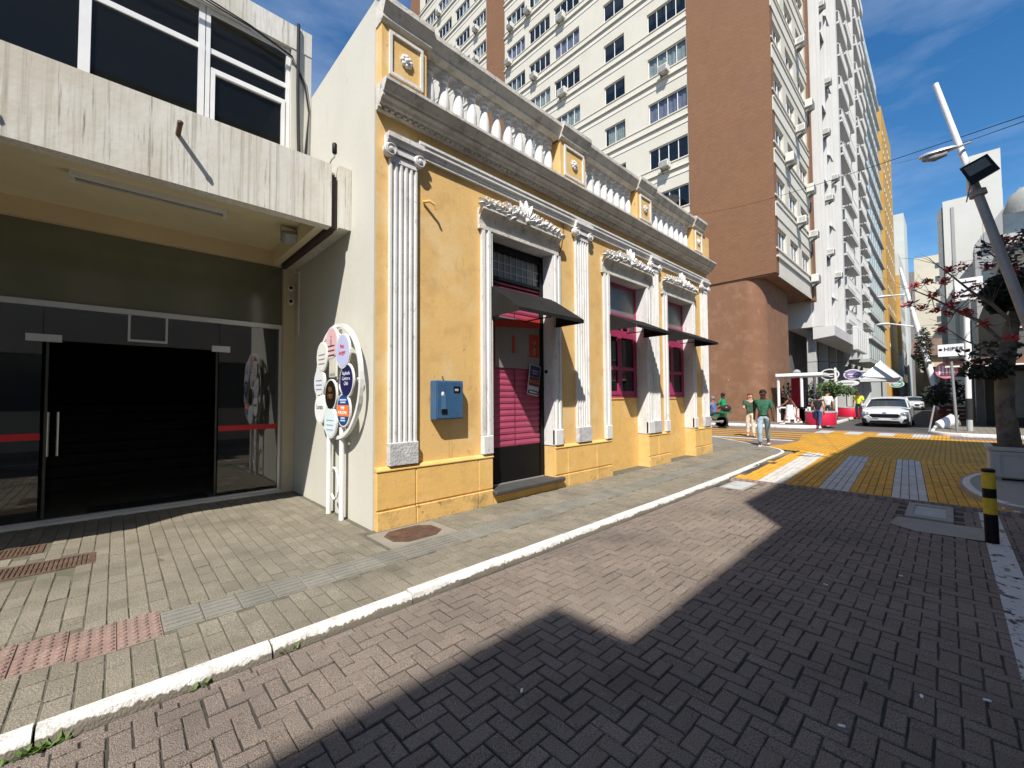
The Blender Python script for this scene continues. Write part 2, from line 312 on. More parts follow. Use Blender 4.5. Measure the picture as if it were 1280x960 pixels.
def brick_joints(m, ax, w, h, dark=.72, jt=.03, run=.5):
    """fine courses far off: darkens mortar lines in a far surface's own colour"""
    t = m.node_tree; N = t.nodes.new; K = t.links.new; b, src = basecol_hook(m)
    geo = N('ShaderNodeNewGeometry'); sp = N('ShaderNodeSeparateXYZ'); K(geo.outputs['Position'], sp.inputs[0]); cb = N('ShaderNodeCombineXYZ')
    K(sp.outputs['XYZ'.index(ax[0])], cb.inputs[0]); K(sp.outputs['XYZ'.index(ax[1])], cb.inputs[1])
    br = N('ShaderNodeTexBrick'); br.inputs['Scale'].default_value = 1; br.inputs['Brick Width'].default_value = w; br.inputs['Row Height'].default_value = h; br.inputs['Mortar Size'].default_value = jt*h*3
    br.inputs['Color1'].default_value = (1, 1, 1, 1); br.inputs['Color2'].default_value = (.86, .86, .86, 1); br.inputs['Mortar'].default_value = (dark, dark, dark, 1); br.offset = run; K(cb.outputs[0], br.inputs['Vector'])
    mi = N('ShaderNodeMixRGB'); mi.blend_type = 'MULTIPLY'; mi.inputs[0].default_value = 1; K(src, mi.inputs[1]); K(br.outputs[0], mi.inputs[2]); K(mi.outputs[0], b.inputs['Base Color'])
brick_joints(m_brown, 'YZ', .24, .12, .80, .05)
m_ypf = mat('yellow_paint_far', (.60, .30, .02), .75, .12, 1.2, dirt=(.32, .22, .09), dirt_amt=.8, dscale=1.1, fine=.1); brick_joints(m_ypf, 'XY', .2, .1, .55, .06)
m_wpf = mat('white_paint_far', (.55, .545, .52), .8, .08, 2, dirt=(.3, .26, .23), dirt_amt=.7, dscale=2); brick_joints(m_wpf, 'XY', .2, .1, .6, .06)
m_padf = mat('paver_far', (.21, .155, .135), .85, .15, 1.2, dirt=(.25, .21, .18), dirt_amt=.5, dscale=1); brick_joints(m_padf, 'XY', .2, .1, .6, .06)
m_walkf = mat('walk_far', (.21, .19, .155), .9, .15, 1.2, dirt=(.17, .16, .14), dirt_amt=.5, dscale=1); brick_joints(m_walkf, 'XY', .2, .2, .7, .05)

# second layers of wear
wear(m_yel, (.33, .20, .075), 5.5, (3, 3, .35), .60, .74, .55)          # rain runs
wear(m_yel, (.74, .57, .32), 1.5, (1, 1, 1), .50, .64, .55)            # faded patches
wear(m_yel, (.22, .15, .08), 14, (1, 1, .5), .645, .70, .6)            # scuffs
wear(m_yel2, (.27, .17, .07), 12, (1, 1, .8), .64, .71, .6)
wear(m_yel2, (.76, .55, .27), 2.2, (1, 1, 1), .56, .66, .45)
wear(m_yel3, (.10, .085, .05), 13, (1, 1, 1), .60, .68, .7)
wear(m_fasc, (.50, .455, .36), 1.3, (1, 1, .8), .45, .62, .6)
wear(m_fasc, (.15, .13, .10), 3, (11, 11, .45), .58, .70, .8)
wear(m_cream, (.40, .37, .30), 9, (2, 2, .15), .62, .76, .5)
wear(m_cream, (.33, .31, .26), 2.1, (1, 1, 1), .66, .74, .35)
wear(m_trim, (.33, .32, .31), 16, (1, 1, .45), .60, .68, .65)          # flaked paint
wear(m_corn, (.72, .70, .66), 6, (.6, 1, 1), .58, .66, .5)
wear(m_corn, (.10, .09, .075), 10, (2.5, 1, .5), .60, .70, .6)
wear(m_tower, (.38, .35, .29), 3.0, (2.5, 2.5, .15), .60, .75, .5)
wear(m_tower, (.56, .54, .50), .7, (1, 1, 1), .5, .62, .5)
wear(m_brown, (.155, .08, .045), 1.5, (1, 1, 2.2), .56, .68, .6)
wear(m_brown2, (.40, .27, .18), 5.0, (1, 1, .5), .66, .70, .7)
wear(m_paver, (.085, .074, .066), .55, (1, 1, 1), .52, .68, .5)        # oil and tyre polish
wear(m_paver, (.07, .062, .055), 7, (1, 1, 1), .085, .05, .55, kind='spots')   # old gum
wear(m_paver, (.40, .36, .31), 260, (1, 1, 1), .63, .70, .5)          # pale aggregate
wear(m_walk, (.085, .078, .055), .9, (1, 1, 1), .53, .68, .55)
wear(m_walk, (.11, .10, .08), 5, (1, 1, 1), .085, .05, .55, kind='spots')
wear(m_walk, (.36, .33, .27), 240, (1, 1, 1), .63, .70, .4)
wear(m_yp, (.17, .14, .10), 6, (1, 1, 1), .58, .66, .6)
wear(m_blue, (.20, .19, .17), 25, (1, 1, .3), .64, .70, .6)
wear(m_conc2, (.2, .19, .17), 5, (1, 1, 1), .55, .68, .5)

# ------------------------------------------------------------------ ground
def sheet(name, poly, z, mt, kind='structure'):
    m = MB(); m.face([(x, y, z) for x, y in poly]); return tag(m.build(name, mt), kind=kind)
sheet('ground', [(-400, -400), (900, -400), (900, 500), (-400, 500)], -.16, m_asph)
ZR, ZT = -.06, -.012
road = sheet('road', [(-14, -1.55), (8.46, -1.55), (8.46, 2.9), (-14, 2.9)], ZR-.0085, m_joint)
KERB = [(-14, 2.87), (8.0, 2.88), (9.2, 2.92), (11.6, 3.02), (12.9, 3.05), (13.35, 3.12), (13.8, 3.3), (14.2, 3.62), (14.6, 4.1), (15.4, 4.95), (16.3, 5.85), (17.2, 7.0), (18.2, 9.0), (18.8, 12), (19.2, 20), (19.4, 60)]
def offset(pl, d):
    out = []
    for i, p in enumerate(pl):
        a = Vector(pl[max(i-1, 0)]); b = Vector(pl[min(i+1, len(pl)-1)]); t = (b-a).normalized(); out.append((p[0]-t.y*d, p[1]+t.x*d))
    return out
walk = sheet('sidewalk', offset(KERB, .08)[:-1] + [(19.3, 60), (6, 60), (6, 12), (-14, 12)], -.0065, m_walkj)

def place_pieces(name, parent, mesh, pieces, mats, joined, hide=lambda x, y: False, limit=300):
    """pieces: (x, y, z, sx, sy, rz, matindex). The ones that show largest become objects, the rest one joined part"""
    sc = []
    for p in pieces:
        q = pix((p[0], p[1], p[2]))
        if not q or not (-30 < q[0] < 1310 and -30 < q[1] < 990) or hide(p[0], p[1]): sc.append(0); continue
        sc.append((CAM.z-p[2])*p[3]*p[4]/q[2]**3)
    order = sorted(range(len(pieces)), key=lambda i: -sc[i]); big = set(i for i in order[:limit] if sc[i] > 0)
    meshes = {}
    J = MB()
    for i, (x, y, z, sx, sy, rz, mi) in enumerate(pieces):
        if i in big:
            k = (round(sx, 3), round(sy, 3), mi)
            if k not in meshes:
                t = MB(); t.cbox(-sx/2, sx/2, -sy/2, sy/2, -.03, 0, .004); meshes[k] = t.mesh(name, mats[mi])
            o = link(name, meshes[k], parent, (x, y, z), (random.gauss(0, .011), random.gauss(0, .011), rz))
        else:
            J.cm = mi; J.cr = random.random()
            c, s = math.cos(rz), math.sin(rz); e = .004; vs = []
            for zz, q in ((-.03, 0), (-e, 0), (0, e)):
                for a, b in ((-1, -1), (1, -1), (1, 1), (-1, 1)):
                    lx, ly = a*(sx/2-q), b*(sy/2-q); vs.append((x+lx*c-ly*s, y+lx*s+ly*c, z+zz))
            J.add(vs, [(0, 1, 5, 4), (1, 2, 6, 5), (2, 3, 7, 6), (3, 0, 4, 7), (4, 5, 9, 8), (5, 6, 10, 9), (6, 7, 11, 10), (7, 4, 8, 11), (8, 9, 10, 11)])
    if J.f: tag(J.build(joined, mats, parent, rnd=True), kind='stuff')

# herringbone road pavers
w = .0885; P = []
COVERS = [(7.62, 8.44, 2.4, 2.88), (7.4, 8.42, -.02, .46)]
def incov(x, y, e=.03): return any(a-e < x < b+e and c-e < y < d+e for a, b, c, d in COVERS)
for i in range(-40, 100):
    for j in range(-20, 38):
        d = (i-j) % 4
        if d == 0: x, y, sx, sy = (i+1)*w, (j+.5)*w, 2*w, w
        elif d == 3: x, y, sx, sy = (i+.5)*w, (j+1)*w, w, 2*w
        else: continue
        if y+sy/2 > 2.797 and y-sy/2 < 2.765: sy = 2.797-(y-sy/2); y = 2.797-sy/2
        if not (-2.6 < x < 8.40 and -1.5 < y and y+sy/2 < 2.80) or incov(x, y): continue
        q = pix((x, y, 0))
        g = random.uniform(.006, .0125)
        zz = ZR + random.gauss(0, .0022)
        pink = 0
        P.append((x + random.gauss(0, .0012), y + random.gauss(0, .0012), zz, sx-g, sy-g, random.gauss(0, .012), pink))
place_pieces('paver', road, None, P, [m_paver, m_pink], 'pavers')
# edge course along the kerb
P = []
x = -2.6
while x < 8.3:
    if not incov(x+.1, 2.83): P.append((x+.1, 2.826, ZR-.002+random.gauss(0, .001), .19, .055, 0, 0))
    x += .2
place_pieces('edge_paver', road, None, P, [m_paver], 'edge_pavers', limit=0)

# kerb of the left sidewalk: cast stones, painted white
def kerb_run(name, pl, label, z0, z1, wid, seg=.96, mt=None, parent=None, fine=.06, first=None):
    root = thing(name, label, 'kerb', (pl[0][0], pl[0][1], z0)); org = ORG[root.name]
    pts = [Vector((p[0], p[1], 0)) for p in pl]; acc = [0]
    for a, b in zip(pts, pts[1:]): acc.append(acc[-1] + (b-a).length)
    def ev(t):
        for k in range(len(acc)-1):
            if t <= acc[k+1] or k == len(acc)-2:
                f = (t-acc[k])/max(acc[k+1]-acc[k], 1e-6); p = pts[k].lerp(pts[k+1], f); d = (pts[k+1]-pts[k]).normalized(); return p, Vector((-d.y, d.x, 0))
    t = 0
    h = z1-z0
    prof = [(0, 0), (.004, h*.55), (.018, h*.86), (.045, h), (wid, h*.99), (wid, 0)]
    while t < acc[-1]-.02:
        e = min(t+seg, acc[-1]); near = (ev(t)[0]-CAM.to_3d()).length < 9
        n = max(2, int((e-t-.012)/(fine if near else .25))); m = MB(); rings = []
        dz = random.gauss(0, .002); do = random.gauss(0, .002)
        for k in range(n+1):
            p, nv = ev(t+.006+(e-t-.012)*k/n); ring = []
            for q, (o, z) in enumerate(prof):
                j = .0032 if near and q in (1, 2, 3) else 0
                ring.append(p + nv*(o+do+random.gauss(0, j)) + Vector((0, 0, z0+z+dz+random.gauss(0, j)))) 
            rings.append(ring)
        N = len(prof); vs = [v for r in rings for v in r]
        fs = [(i*N+k, i*N+k+1, (i+1)*N+k+1, (i+1)*N+k) for i in range(n) for k in range(N-1)] + [tuple(range(N)), tuple(range(n*N, n*N+N))]
        m.add(vs, fs); m.build('kerb_stone', mt or m_kerbw, root, smooth='auto'); t = e
    return root
kpts = [p for p in KERB if p[1] < 9.5]; kpts[0] = (-1.2, 2.87)
# refine the curve
def smooth_pl(pl, it=2):
    for _ in range(it):
        q = [pl[0]]
        for a, b in zip(pl, pl[1:]): q += [(a[0]*.75+b[0]*.25, a[1]*.75+b[1]*.25), (a[0]*.25+b[0]*.75, a[1]*.25+b[1]*.75)]
        pl = q + [pl[-1]]
    return pl
kerb_run('kerb', [kpts[0], (-.15, 2.87)] + [(-.15+.96*k, 2.87+.001*k) for k in range(1, 8)] + smooth_pl([p for p in kpts[2:]], 2), 'white painted kerb along the pavement in front of the yellow building', ZR-.012, .008, .10)

# sidewalk pavers: narrow courses running to the wall
P = []; cx, cy = .111, .215
BLK = [(-1.04, -.07, 5.43, 5.95), (-1.29, -.46, 6.18, 6.67), (2.02, 2.86, 3.86, 4.48)]
def strip(x): return (3.565, 4.015) if x < -.13 else ((3.49, 3.945) if x < .26 else (3.545, 3.885))
def blocked(x, y):
    return any(a < x < b and c < y < d for a, b, c, d in BLK) or (strip(x)[0] < y < strip(x)[1])
i = 0; x = -1.9
while x < 13.4:
    off = random.uniform(0, cy) if i % 3 == 0 else (i % 2)*cy/2; y = 2.97 + off - cy
    while y < 8.0:
        a, b = max(y, 2.965), min(y+cy, 7.56)
        ymax = 7.56 if x+cx/2 < 2.1 else 4.50
        if b > ymax: b = ymax
        if b-a > .05:
            my = (a+b)/2; ok = not blocked(x+cx/2, my)
            if not ok:      # cut pieces against the guide strip
                for lo, hi in ((a, min(b, strip(x+cx/2)[0])), (max(a, strip(x+cx/2)[1]), b)):
                    if hi-lo > .04 and not blocked(x+cx/2, (lo+hi)/2): P.append((x+cx/2, (lo+hi)/2, random.gauss(0, .0016), cx-.008, hi-lo-.008, random.gauss(0, .005), 0))
            else:
                if a < strip(x+cx/2)[0] < b: b = strip(x+cx/2)[0]
                elif a < strip(x+cx/2)[1] < b: a = strip(x+cx/2)[1]
                P.append((x+cx/2, (a+b)/2, random.gauss(0, .0018), cx-random.uniform(.006, .011), b-a-.008, random.gauss(0, .007), 0))
        y += cy
    x += cx; i += 1
place_pieces('paver', walk, None, P, [m_walk], 'pavers')
# beyond the corner: plain pavement sheet a little above the joint bed
pl = offset(KERB, .09)
sheet('corner_pavement', [p for p in pl if p[0] > 13.3] + [(19.2, 60), (11.95, 60), (11.95, 4.5), (13.38, 4.5)], -.002, m_walkf)
# tactile tiles
def tactile(kind):
    m = MB(); s = .108
    if kind == 'r':
        m.cbox(-s, s, -s, s, -.03, 0, .003)
        for a in range(4):
            for b in range(4): m.lathe([(.019, -.002), (.018, .005), (.011, .0095)], 8, c=(-s+.027+a*.054, -s+.027+b*.054, 0))
        return m.mesh('tactile_tile', m_tacr)
    m.cbox(-s, s, -.165, .165, -.03, 0, .003)
    for b in range(5): m.cbox(-s+.008, s-.008, -.145+b*.066, -.118+b*.066, -.002, .007, .003)
    return m.mesh('tactile_tile', m_tacg)
tr, tg = tactile('r'), tactile('g')
x = .255+.11
while x < 13.2:
    link('guide_tile', tg, walk, (x, 3.715, random.gauss(0, .0012)), (0, 0, random.gauss(0, .004))); x += .222
for a in range(9):
    for b in range(2):
        xx = .145-a*.22
        yy = 3.61+b*.218 if xx > -.13 else 3.68+b*.22
        if xx > -1.9: link('tactile_tile', tr, walk, (xx, yy, random.gauss(0, .0015)), (random.gauss(0, .006), random.gauss(0, .006), random.gauss(0, .006)))
# manhole cover by the yellow corner: long octagon in a concrete surround
t = thing('manhole_cover', 'rusty eight-sided iron cover in concrete beside the yellow building corner', 'manhole cover', (2.42, 4.15, 0))
box('concrete_surround', mat('old_concrete', (.235, .215, .175), .9, .15, 3, .3, 60, fine=.3), t, 2.03, 2.85, 3.88, 4.46, -.03, .001)
m = MB(); m.prism([(2.14, 4.06), (2.26, 3.95), (2.60, 3.95), (2.74, 4.06), (2.74, 4.28), (2.60, 4.40), (2.26, 4.40), (2.14, 4.28)], 'Z', -.01, .006)
lid = m.build('lid', m_rust, t)
m = MB()
for a in range(14):
    for b in range(9):
        xx, yy = 2.2+a*.038, 4.0+b*.045
        if abs(xx-2.44)*.9+abs(yy-4.175) < .36: m.box(xx-.011, xx+.011, yy-.014, yy+.014, .005, .010)
m.build('tread_pattern', m_rust, lid)
def grate(label, x0, x1, y0, y1):
    t = thing('drain_grate', label, 'grate', ((x0+x1)/2, (y0+y1)/2, 0)); m = MB()
    for a in ((x0, x1, y0, y0+.03), (x0, x1, y1-.03, y1), (x0, x0+.03, y0+.03, y1-.03), (x1-.03, x1, y0+.03, y1-.03)): m.box(*a, -.03, .004)
    m.build('frame', m_rust, t); box('pit', m_dark, t, x0+.03, x1-.03, y0+.03, y1-.03, -.03, -.022)
    x = x0+.045; k = 0; bars = []
    bm_ = MB(); bm_.box(-.008, .008, -(y1-y0)/2+.03, (y1-y0)/2-.03, -.02, 0); me = bm_.mesh('bar', m_rust)
    while x < x1-.035: link('bar', me, t, (x-(x0+x1)/2, 0, .003)); x += .031
    box('cross_bar', m_rust, t, x0+.03, x1-.03, (y0+y1)/2-.008, (y0+y1)/2+.008, -.02, .0015)
grate('long rusty drain grate in the pavement before the glass doors', -1.0, -.11, 5.50, 5.88)
grate('smaller rusty drain grate close to the door threshold', -1.25, -.5, 6.25, 6.6)
# covers in the road
t = thing('utility_cover', 'pale metal cover plate set against the white kerb', 'cover', (8.03, 2.62, ZR)); box('plate', m_conc2, t, 7.68, 8.38, 2.46, 2.75, ZR-.015, ZR+.008, b=.004); box('frame', m_conc, t, 7.63, 8.43, 2.41, 2.80, ZR-.015, ZR+.003)
t = thing('utility_cover', 'grey cover in a raised concrete frame below the last white stripe', 'cover', (7.95, .21, ZR))
m = MB()
for a in ((7.42, 8.40, 0.0, .07), (7.42, 8.40, .37, .44), (7.42, 7.58, .07, .37), (8.24, 8.40, .07, .37)): m.box(*a, ZR-.015, ZR+.02)
m.build('frame', m_conc, t); box('plate', m_conc2, t, 7.58, 8.24, .07, .37, ZR-.015, ZR+.008)
sheet('patch', [(6.75, -.3), (7.36, -.32), (7.36, .5), (6.9, .55), (6.7, .3)], ZR+.007, m_conc)
# worn white edge line on the right
def worn(name, col, amt):
    m = mat(name, col, .8, .08, 4, .3, 70); t = m.node_tree; N = t.nodes.new; K = t.links.new; b = t.nodes['Principled BSDF']
    g = N('ShaderNodeNewGeometry'); n = N('ShaderNodeTexNoise'); n.inputs['Scale'].default_value = 9; n.inputs['Detail'].default_value = 7; n.inputs['Roughness'].default_value = .7; K(g.outputs['Position'], n.inputs[0])
    r = N('ShaderNodeMapRange'); r.inputs[1].default_value = amt; r.inputs[2].default_value = amt+.03; K(n.outputs[0], r.inputs[0]); K(r.outputs[0], b.inputs['Alpha']); return m
m_worn = worn('worn_white_line', (.5, .49, .47), .42)
tag(sheet('edge_line', [(-2, -.40), (8.4, -.40), (8.4, -.23), (-2, -.23)], ZR+.006, m_worn), kind='structure')

# raised crossing: paved table painted yellow with white bars
cross = sheet('raised_crossing', [(8.46, -1.5), (14.0, -1.5), (14.0, 2.98), (8.46, 2.93)], ZT-.010, m_joint)
m = MB(); m.prism([(8.36, ZR-.02), (8.47, ZR-.02), (8.47, ZT-.004), (8.45, ZT-.004)], 'Y', -1.5, 2.88); tag(m.build('ramp_edge', m_padf, cross))
BARS = [(2.02, 2.42, 2.28, 2.69), (1.18, 1.54, 1.37, 1.67), (.22, .58, .37, .73)]
def paint(x, y):
    if not (8.45 < x < 13.6): return 0
    for a, b, c, d in BARS:
        if a-.02 < y < b+.02: return 1
    return 0
P = []; j = 0; y = -1.66
while y < 2.88:
    x = 8.46 - (j % 2)*.1
    while x < 13.95:
        a, b = max(x, 8.46), min(x+.2, 13.99)
        if b-a > .05 and y+.1+.05*((a+b)/2-8.46) < (2.86 if a < 11 else 2.98): P.append(((a+b)/2, y+.05+.05*((a+b)/2-8.46), ZT+random.gauss(0, .0015), b-a-.010, .0915, .05+random.gauss(0, .006), paint((a+b)/2, y+.05)))
        x += .2
    y += .1; j += 1
place_pieces('painted_paver', cross, None, P, [m_yp, m_wp], 'painted_pavers', hide=lambda x, y: y > 2.9)
sheet('junction', [(14.0, -60), (24, -60), (24, 60), (17, 60), (16.5, 6), (14.0, 2.98)], -.032, m_padf)
sheet('side_road', [(8.46, -60), (14.0, -60), (14.0, -1.5), (8.46, -1.5)], -.033, m_padf)
sheet('yellow_paint', [(14.0, -6.5), (21.3, -6.5), (21.3, 3.5), (20.2, 4.1), (18.8, 3.9), (17.0, 3.6), (15.6, 3.7), (14.6, 4.0), (13.9, 3.2)], -.026, m_ypf)
sheet('yellow_paint', [(10.0, -6.5), (14.0, -6.5), (14.0, -1.5), (10.0, -1.5)], -.026, m_ypf)
for k, (a, b) in enumerate(((15.95, 16.35), (16.75, 17.2), (17.65, 18.1), (18.6, 19.1), (19.6, 20.15), (20.7, 21.25))):
    sheet('zebra_stripe', [(a, 3.75 if k else 4.6), (b, 3.75 if k else 4.9), (b, 10.5), (a, 10.5)], -.022, m_ypf if k != 1 else m_wpf)
for k in range(8):
    y0 = 4.0-.5*k; sheet('far_stripe', [(21.4, y0-.5), (23.1, y0-.5), (23.1, y0), (21.4, y0)], -.026, m_ypf if k % 2 else m_wpf)
sheet('far_road', [(24, .3), (24, 4.3), (90, 6.0), (130, 8), (130, 0), (90, 1.2), (50, .2)], -.028, m_asph)
# far pavements with kerbs
FL = [(23.9, 60), (23.9, 6.2), (24.0, 5.2), (24.4, 4.6), (25.2, 4.35), (40, 4.6), (90, 6.0)]
m = MB(); m.prism([*FL, (90, 30), (26, 60)], 'Z', -.1, .10); tag(m.build('far_pavement', m_walkf), kind='structure')
kerb_run('kerb', smooth_pl([(23.82, 30), (23.82, 6.2), (23.9, 5.1), (24.3, 4.5), (25.2, 4.25), (40, 4.5), (75, 5.45)], 2), 'pale kerb round the corner pavement by the brown tower', -.06, .108, .14, 1.5)
FR = [(22.9, -60), (22.9, -.4), (23.2, .1), (23.9, .5), (40, .35), (60, .6), (90, 1.2)]
m = MB(); m.prism([*FR, (90, -40), (30, -60)], 'Z', -.1, .09); tag(m.build('far_pavement', m_walkf), kind='structure')
kerb_run('kerb', [(60, .65), (40, .42), (23.85, .58), (23.1, .2), (22.8, -.4), (22.8, -12)], 'white kerb of the corner pavement under the shop canopies', -.06, .098, .14, 1.5)
# planted bulge with the tree
IS = smooth_pl([(8.5, -3), (8.4, -.75), (8.62, -.36), (9.5, -.12), (10.6, -.06), (11.6, -.25), (12.3, -.55), (12.6, -1.2), (12.6, -3)], 2)
m = MB(); m.prism(IS, 'Z', -.06, .055); tag(m.build('tree_island', m_conc), kind='structure')
kerb_run('kerb', list(reversed(offset(IS, .0)))[:], 'grey and white kerb curving round the planted bulge beside the bollard', -.06, .062, .12, .9, m_kerbw)
# right pavement by the camera
m = MB(); m.prism([(-14, -3.3), (8.4, -3.3), (8.4, -1.5), (-14, -1.5)], 'Z', -.1, .03); tag(m.build('near_pavement', m_walkf), kind='structure')
# scraps of litter and weeds in the gutter
for k, (u, v) in enumerate(((652, 864), (1032, 731), (1126, 720), (1152, 871), (1234, 876), (1052, 908))):
    p = G(u, v, ZR+.002); m = MB(); a = random.uniform(0, 3); Mx = Matrix.Translation(p) @ Matrix.Rotation(a, 4, 'Z'); m.box(-.014, .014, -.006, .006, 0, .006, Mx)
    tag(m.build('litter', m_whitem), 'tiny white scrap of litter lying on the shaded road pavers', 'litter', 'scraps of litter on the road')
for k in range(5):
    u, v = ((45, 940), (65, 925), (345, 790), (240, 835), (20, 950))[k]; p = G(u, v, ZR); m = MB(); p.y = 2.85 if k != 2 else 2.86
    for q in range(26 if k < 2 else 12):
        a = random.uniform(0, 6.28); l = random.uniform(.015, .05); d = Vector((math.cos(a), math.sin(a)*.5, random.uniform(.3, 1.2))).normalized(); s = Vector((-d.y, d.x, 0)).normalized()*.009
        o = p + Vector((random.uniform(-.05, .05), random.uniform(-.015, .01), 0)); m.face([o, o+d*l*.5+s, o+d*l, o+d*l*.5-s])
    tag(m.build('weed', m_weed, base=p), 'small green weed growing at the foot of the white kerb', 'weed', 'weeds in the gutter')
# ------------------------------------------------------------------ yellow building
YF = 4.58; X0, X1 = 2.17, 11.88
yb = thing('historic_building', 'single-storey yellow stucco building with white pilasters and balustraded parapet', 'building', (X0, YF, 0))
OPEN = [(3.93, 5.30), (6.98, 8.42), (9.42, 10.80)]
ZO = 3.93; RD = .27
m = MB(); facade(m, 'Y', YF, X0, X1, 0, 5.2, [(a, b, -.01 if True else 0, ZO) for a, b in OPEN], RD)
m.face([(X1, YF, 0), (X1, 20, 0), (X1, 20, 5.2), (X1, YF, 5.2)])
m.build('wall', m_yel, yb)
box('roof', m_conc, yb, X0+.3, X1-.02, YF+.35, 20, 4.9, 5.0)
# cream side wall with its rough edge
m = MB(); m.box(X0-.015, X0+.25, YF+.012, 20, -.02, 6.28); m.build('side_wall', m_cream, yb)
m = MB()
for k in range(9):      # stains of bare render low on the side wall
    pass
# plinth blocks
PL = [(2.165, 2.68, 0), (2.68, 3.66, 0), (3.66, 3.93, 1), (5.30, 5.62, -1), (5.62, 6.47, 0), (6.47, 6.98, 1), (8.42, 8.86, -1), (8.86, 9.42, 1), (10.80, 11.22, -1), (11.22, 11.90, 0)]
for a, b, s in PL:
    for z0, z1, pr in ((-.02, .205, .075), (.222, .66, .06)):
        m = MB(); m.bbox(a+.004, b-.004, YF-pr, YF-.004, z0, z1, .008); m.build('plinth_block', m_yel2 if z0 > 0 else m_yel3, yb)
    m = MB(); m.prism([(YF-.004, .662), (YF-.07, .662), (YF-.07, .675), (YF-.05, .70), (YF-.004, .712)], 'X', a, b); m.build('plinth_cap', m_yel2, yb)
for a, b in OPEN:   # joint behind the blocks
    pass
for a, b in ((2.17, 3.93), (5.30, 6.98), (8.42, 9.42), (10.80, 11.88)): box('plinth_core', m_yel2, yb, a, b, YF-.045, YF-.002, -.02, .66)
# reveals of the plinth in the openings are the wall's own; infill walls below the windows
for a, b in OPEN[1:]:
    box('parapet_infill', m_yel2, yb, a+.004, b-.004, YF+.20, YF+.32, -.02, 1.47)
    box('window_sill', m_yel2, yb, a+.006, b-.006, YF+.185, YF+.33, 1.47, 1.50)
# white jamb surrounds
def surround(a, b, foot):
    fw = .185
    for x0, x1, s in ((a-fw, a, 1), (b, b+fw, -1)):
        m = MB()
        ya = YF-.004
        prof = [(0, 0), (0, .05), (.05, .055), (.06, .035), (.10, .035), (.11, .06), (.155, .06), (fw-.005, .03), (fw-.005, 0)]
        pts = [((x0 + p) if s == 1 else (x1 - p), ya-q) for p, q in prof]
        m.prism(pts, 'Z', foot+.27, ZO-.001); j = m.build('door_jamb', m_trim, yb)
        m = MB(); m.bbox(x0-.012, x1-.004 if s == 1 else x1+.012, YF-.085, YF-.004, foot, foot+.265, .012); m.build('jamb_foot', m_trim, j)
        # painted reveal
        xr = x1 if s == 1 else x0
        box('reveal', m_trim, j, xr-.003 if s == 1 else xr-.012, xr+.012 if s == 1 else xr+.003, YF-.05, YF+RD-.004, foot-.0, ZO-.002)
    m = MB(); m.prism([(YF-.004, ZO), (YF-.06, ZO), (YF-.06, ZO+.05), (YF-.045, ZO+.055), (YF-.05, ZO+.12), (YF-.075, ZO+.19), (YF-.11, ZO+.235), (YF-.145, ZO+.255), (YF-.145, ZO+.285), (YF-.12, ZO+.295), (YF-.004, ZO+.30)], 'X', a-fw-.05, b+fw-.06)
    lt = m.build('lintel', m_corn, yb)
    box('reveal', m_trim, lt, a+.01, b-.01, YF-.05, YF+RD-.004, ZO-.013, ZO+.002)
    # carved crest: shell in the middle, curling leaves to each side
    m = MB(); c = (a+b)/2-.04; hw = (b-a)/2+fw-.06; zc = ZO+.29; yc = YF-.115
    def leaf(px, pz, ang, ln, wd, th=.035, curl=.3):
        n = 5; vs = []; d = Vector((math.cos(ang), 0, math.sin(ang))); sx = Vector((-d.z, 0, d.x))
        for i in range(n+1):
            t = i/n; wv = wd*math.sin(math.pi*min(t*.9+.12, 1))*.5; p = Vector((px, yc, pz)) + d*ln*t + sx*curl*ln*t*t
            y = -th*math.sin(math.pi*(t*.8+.1))
            vs += [p + sx*wv, p + Vector((0, y, 0)), p - sx*wv, p + Vector((0, .03, 0))]
        fs = []
        for i in range(n):
            for k in range(4): fs.append((i*4+k, i*4+(k+1) % 4, (i+1)*4+(k+1) % 4, (i+1)*4+k))
        m.add(vs, fs)
    for k in range(7): an = R(15+k*150/6); leaf(c, zc+.03, an, .25+.08*math.sin(math.pi*k/6), .13, .06, 0)
    m.ball((c, yc-.03, zc+.03), .045, 2)
    for s in (-1, 1):
        for k in range(7):
            f = k/6; px = c+s*(.14+f*(hw-.16)); pz = zc+.01+.02*random.random(); h = .26*(1-f*.45)
            leaf(px, pz, R(90-s*random.uniform(10, 60)), h, .12, .06, -s*.5); leaf(px, pz, R(90+s*random.uniform(0, 50)), h*.85, .105, .055, s*.5); leaf(px+s*.05, pz, R(90-s*random.uniform(50, 85)), h*.7, .10, .05, -s*.6)
            m.ball((px, yc-.03, pz+h*.35), .026*(1.3-f*.5), 1)
            # scroll
            pts = [(px+s*.035*math.cos(t)*(1-t/9), yc-.02, pz+h*.62+.035*math.sin(t)*(1-t/9)) for t in [q*.7 for q in range(9)]]; m.tube(pts, .011, 6)
        leaf(c+s*hw, zc+.01, R(90-s*70), .1, .06, .04, -s*.6)
    m.tube([(c-hw, yc, zc+.012), (c+hw, yc, zc+.012)], .016, 6)
    m.build('carved_crest', m_trim, lt, smooth='auto')
for k, (a, b) in enumerate(OPEN): surround(a, b, .712)
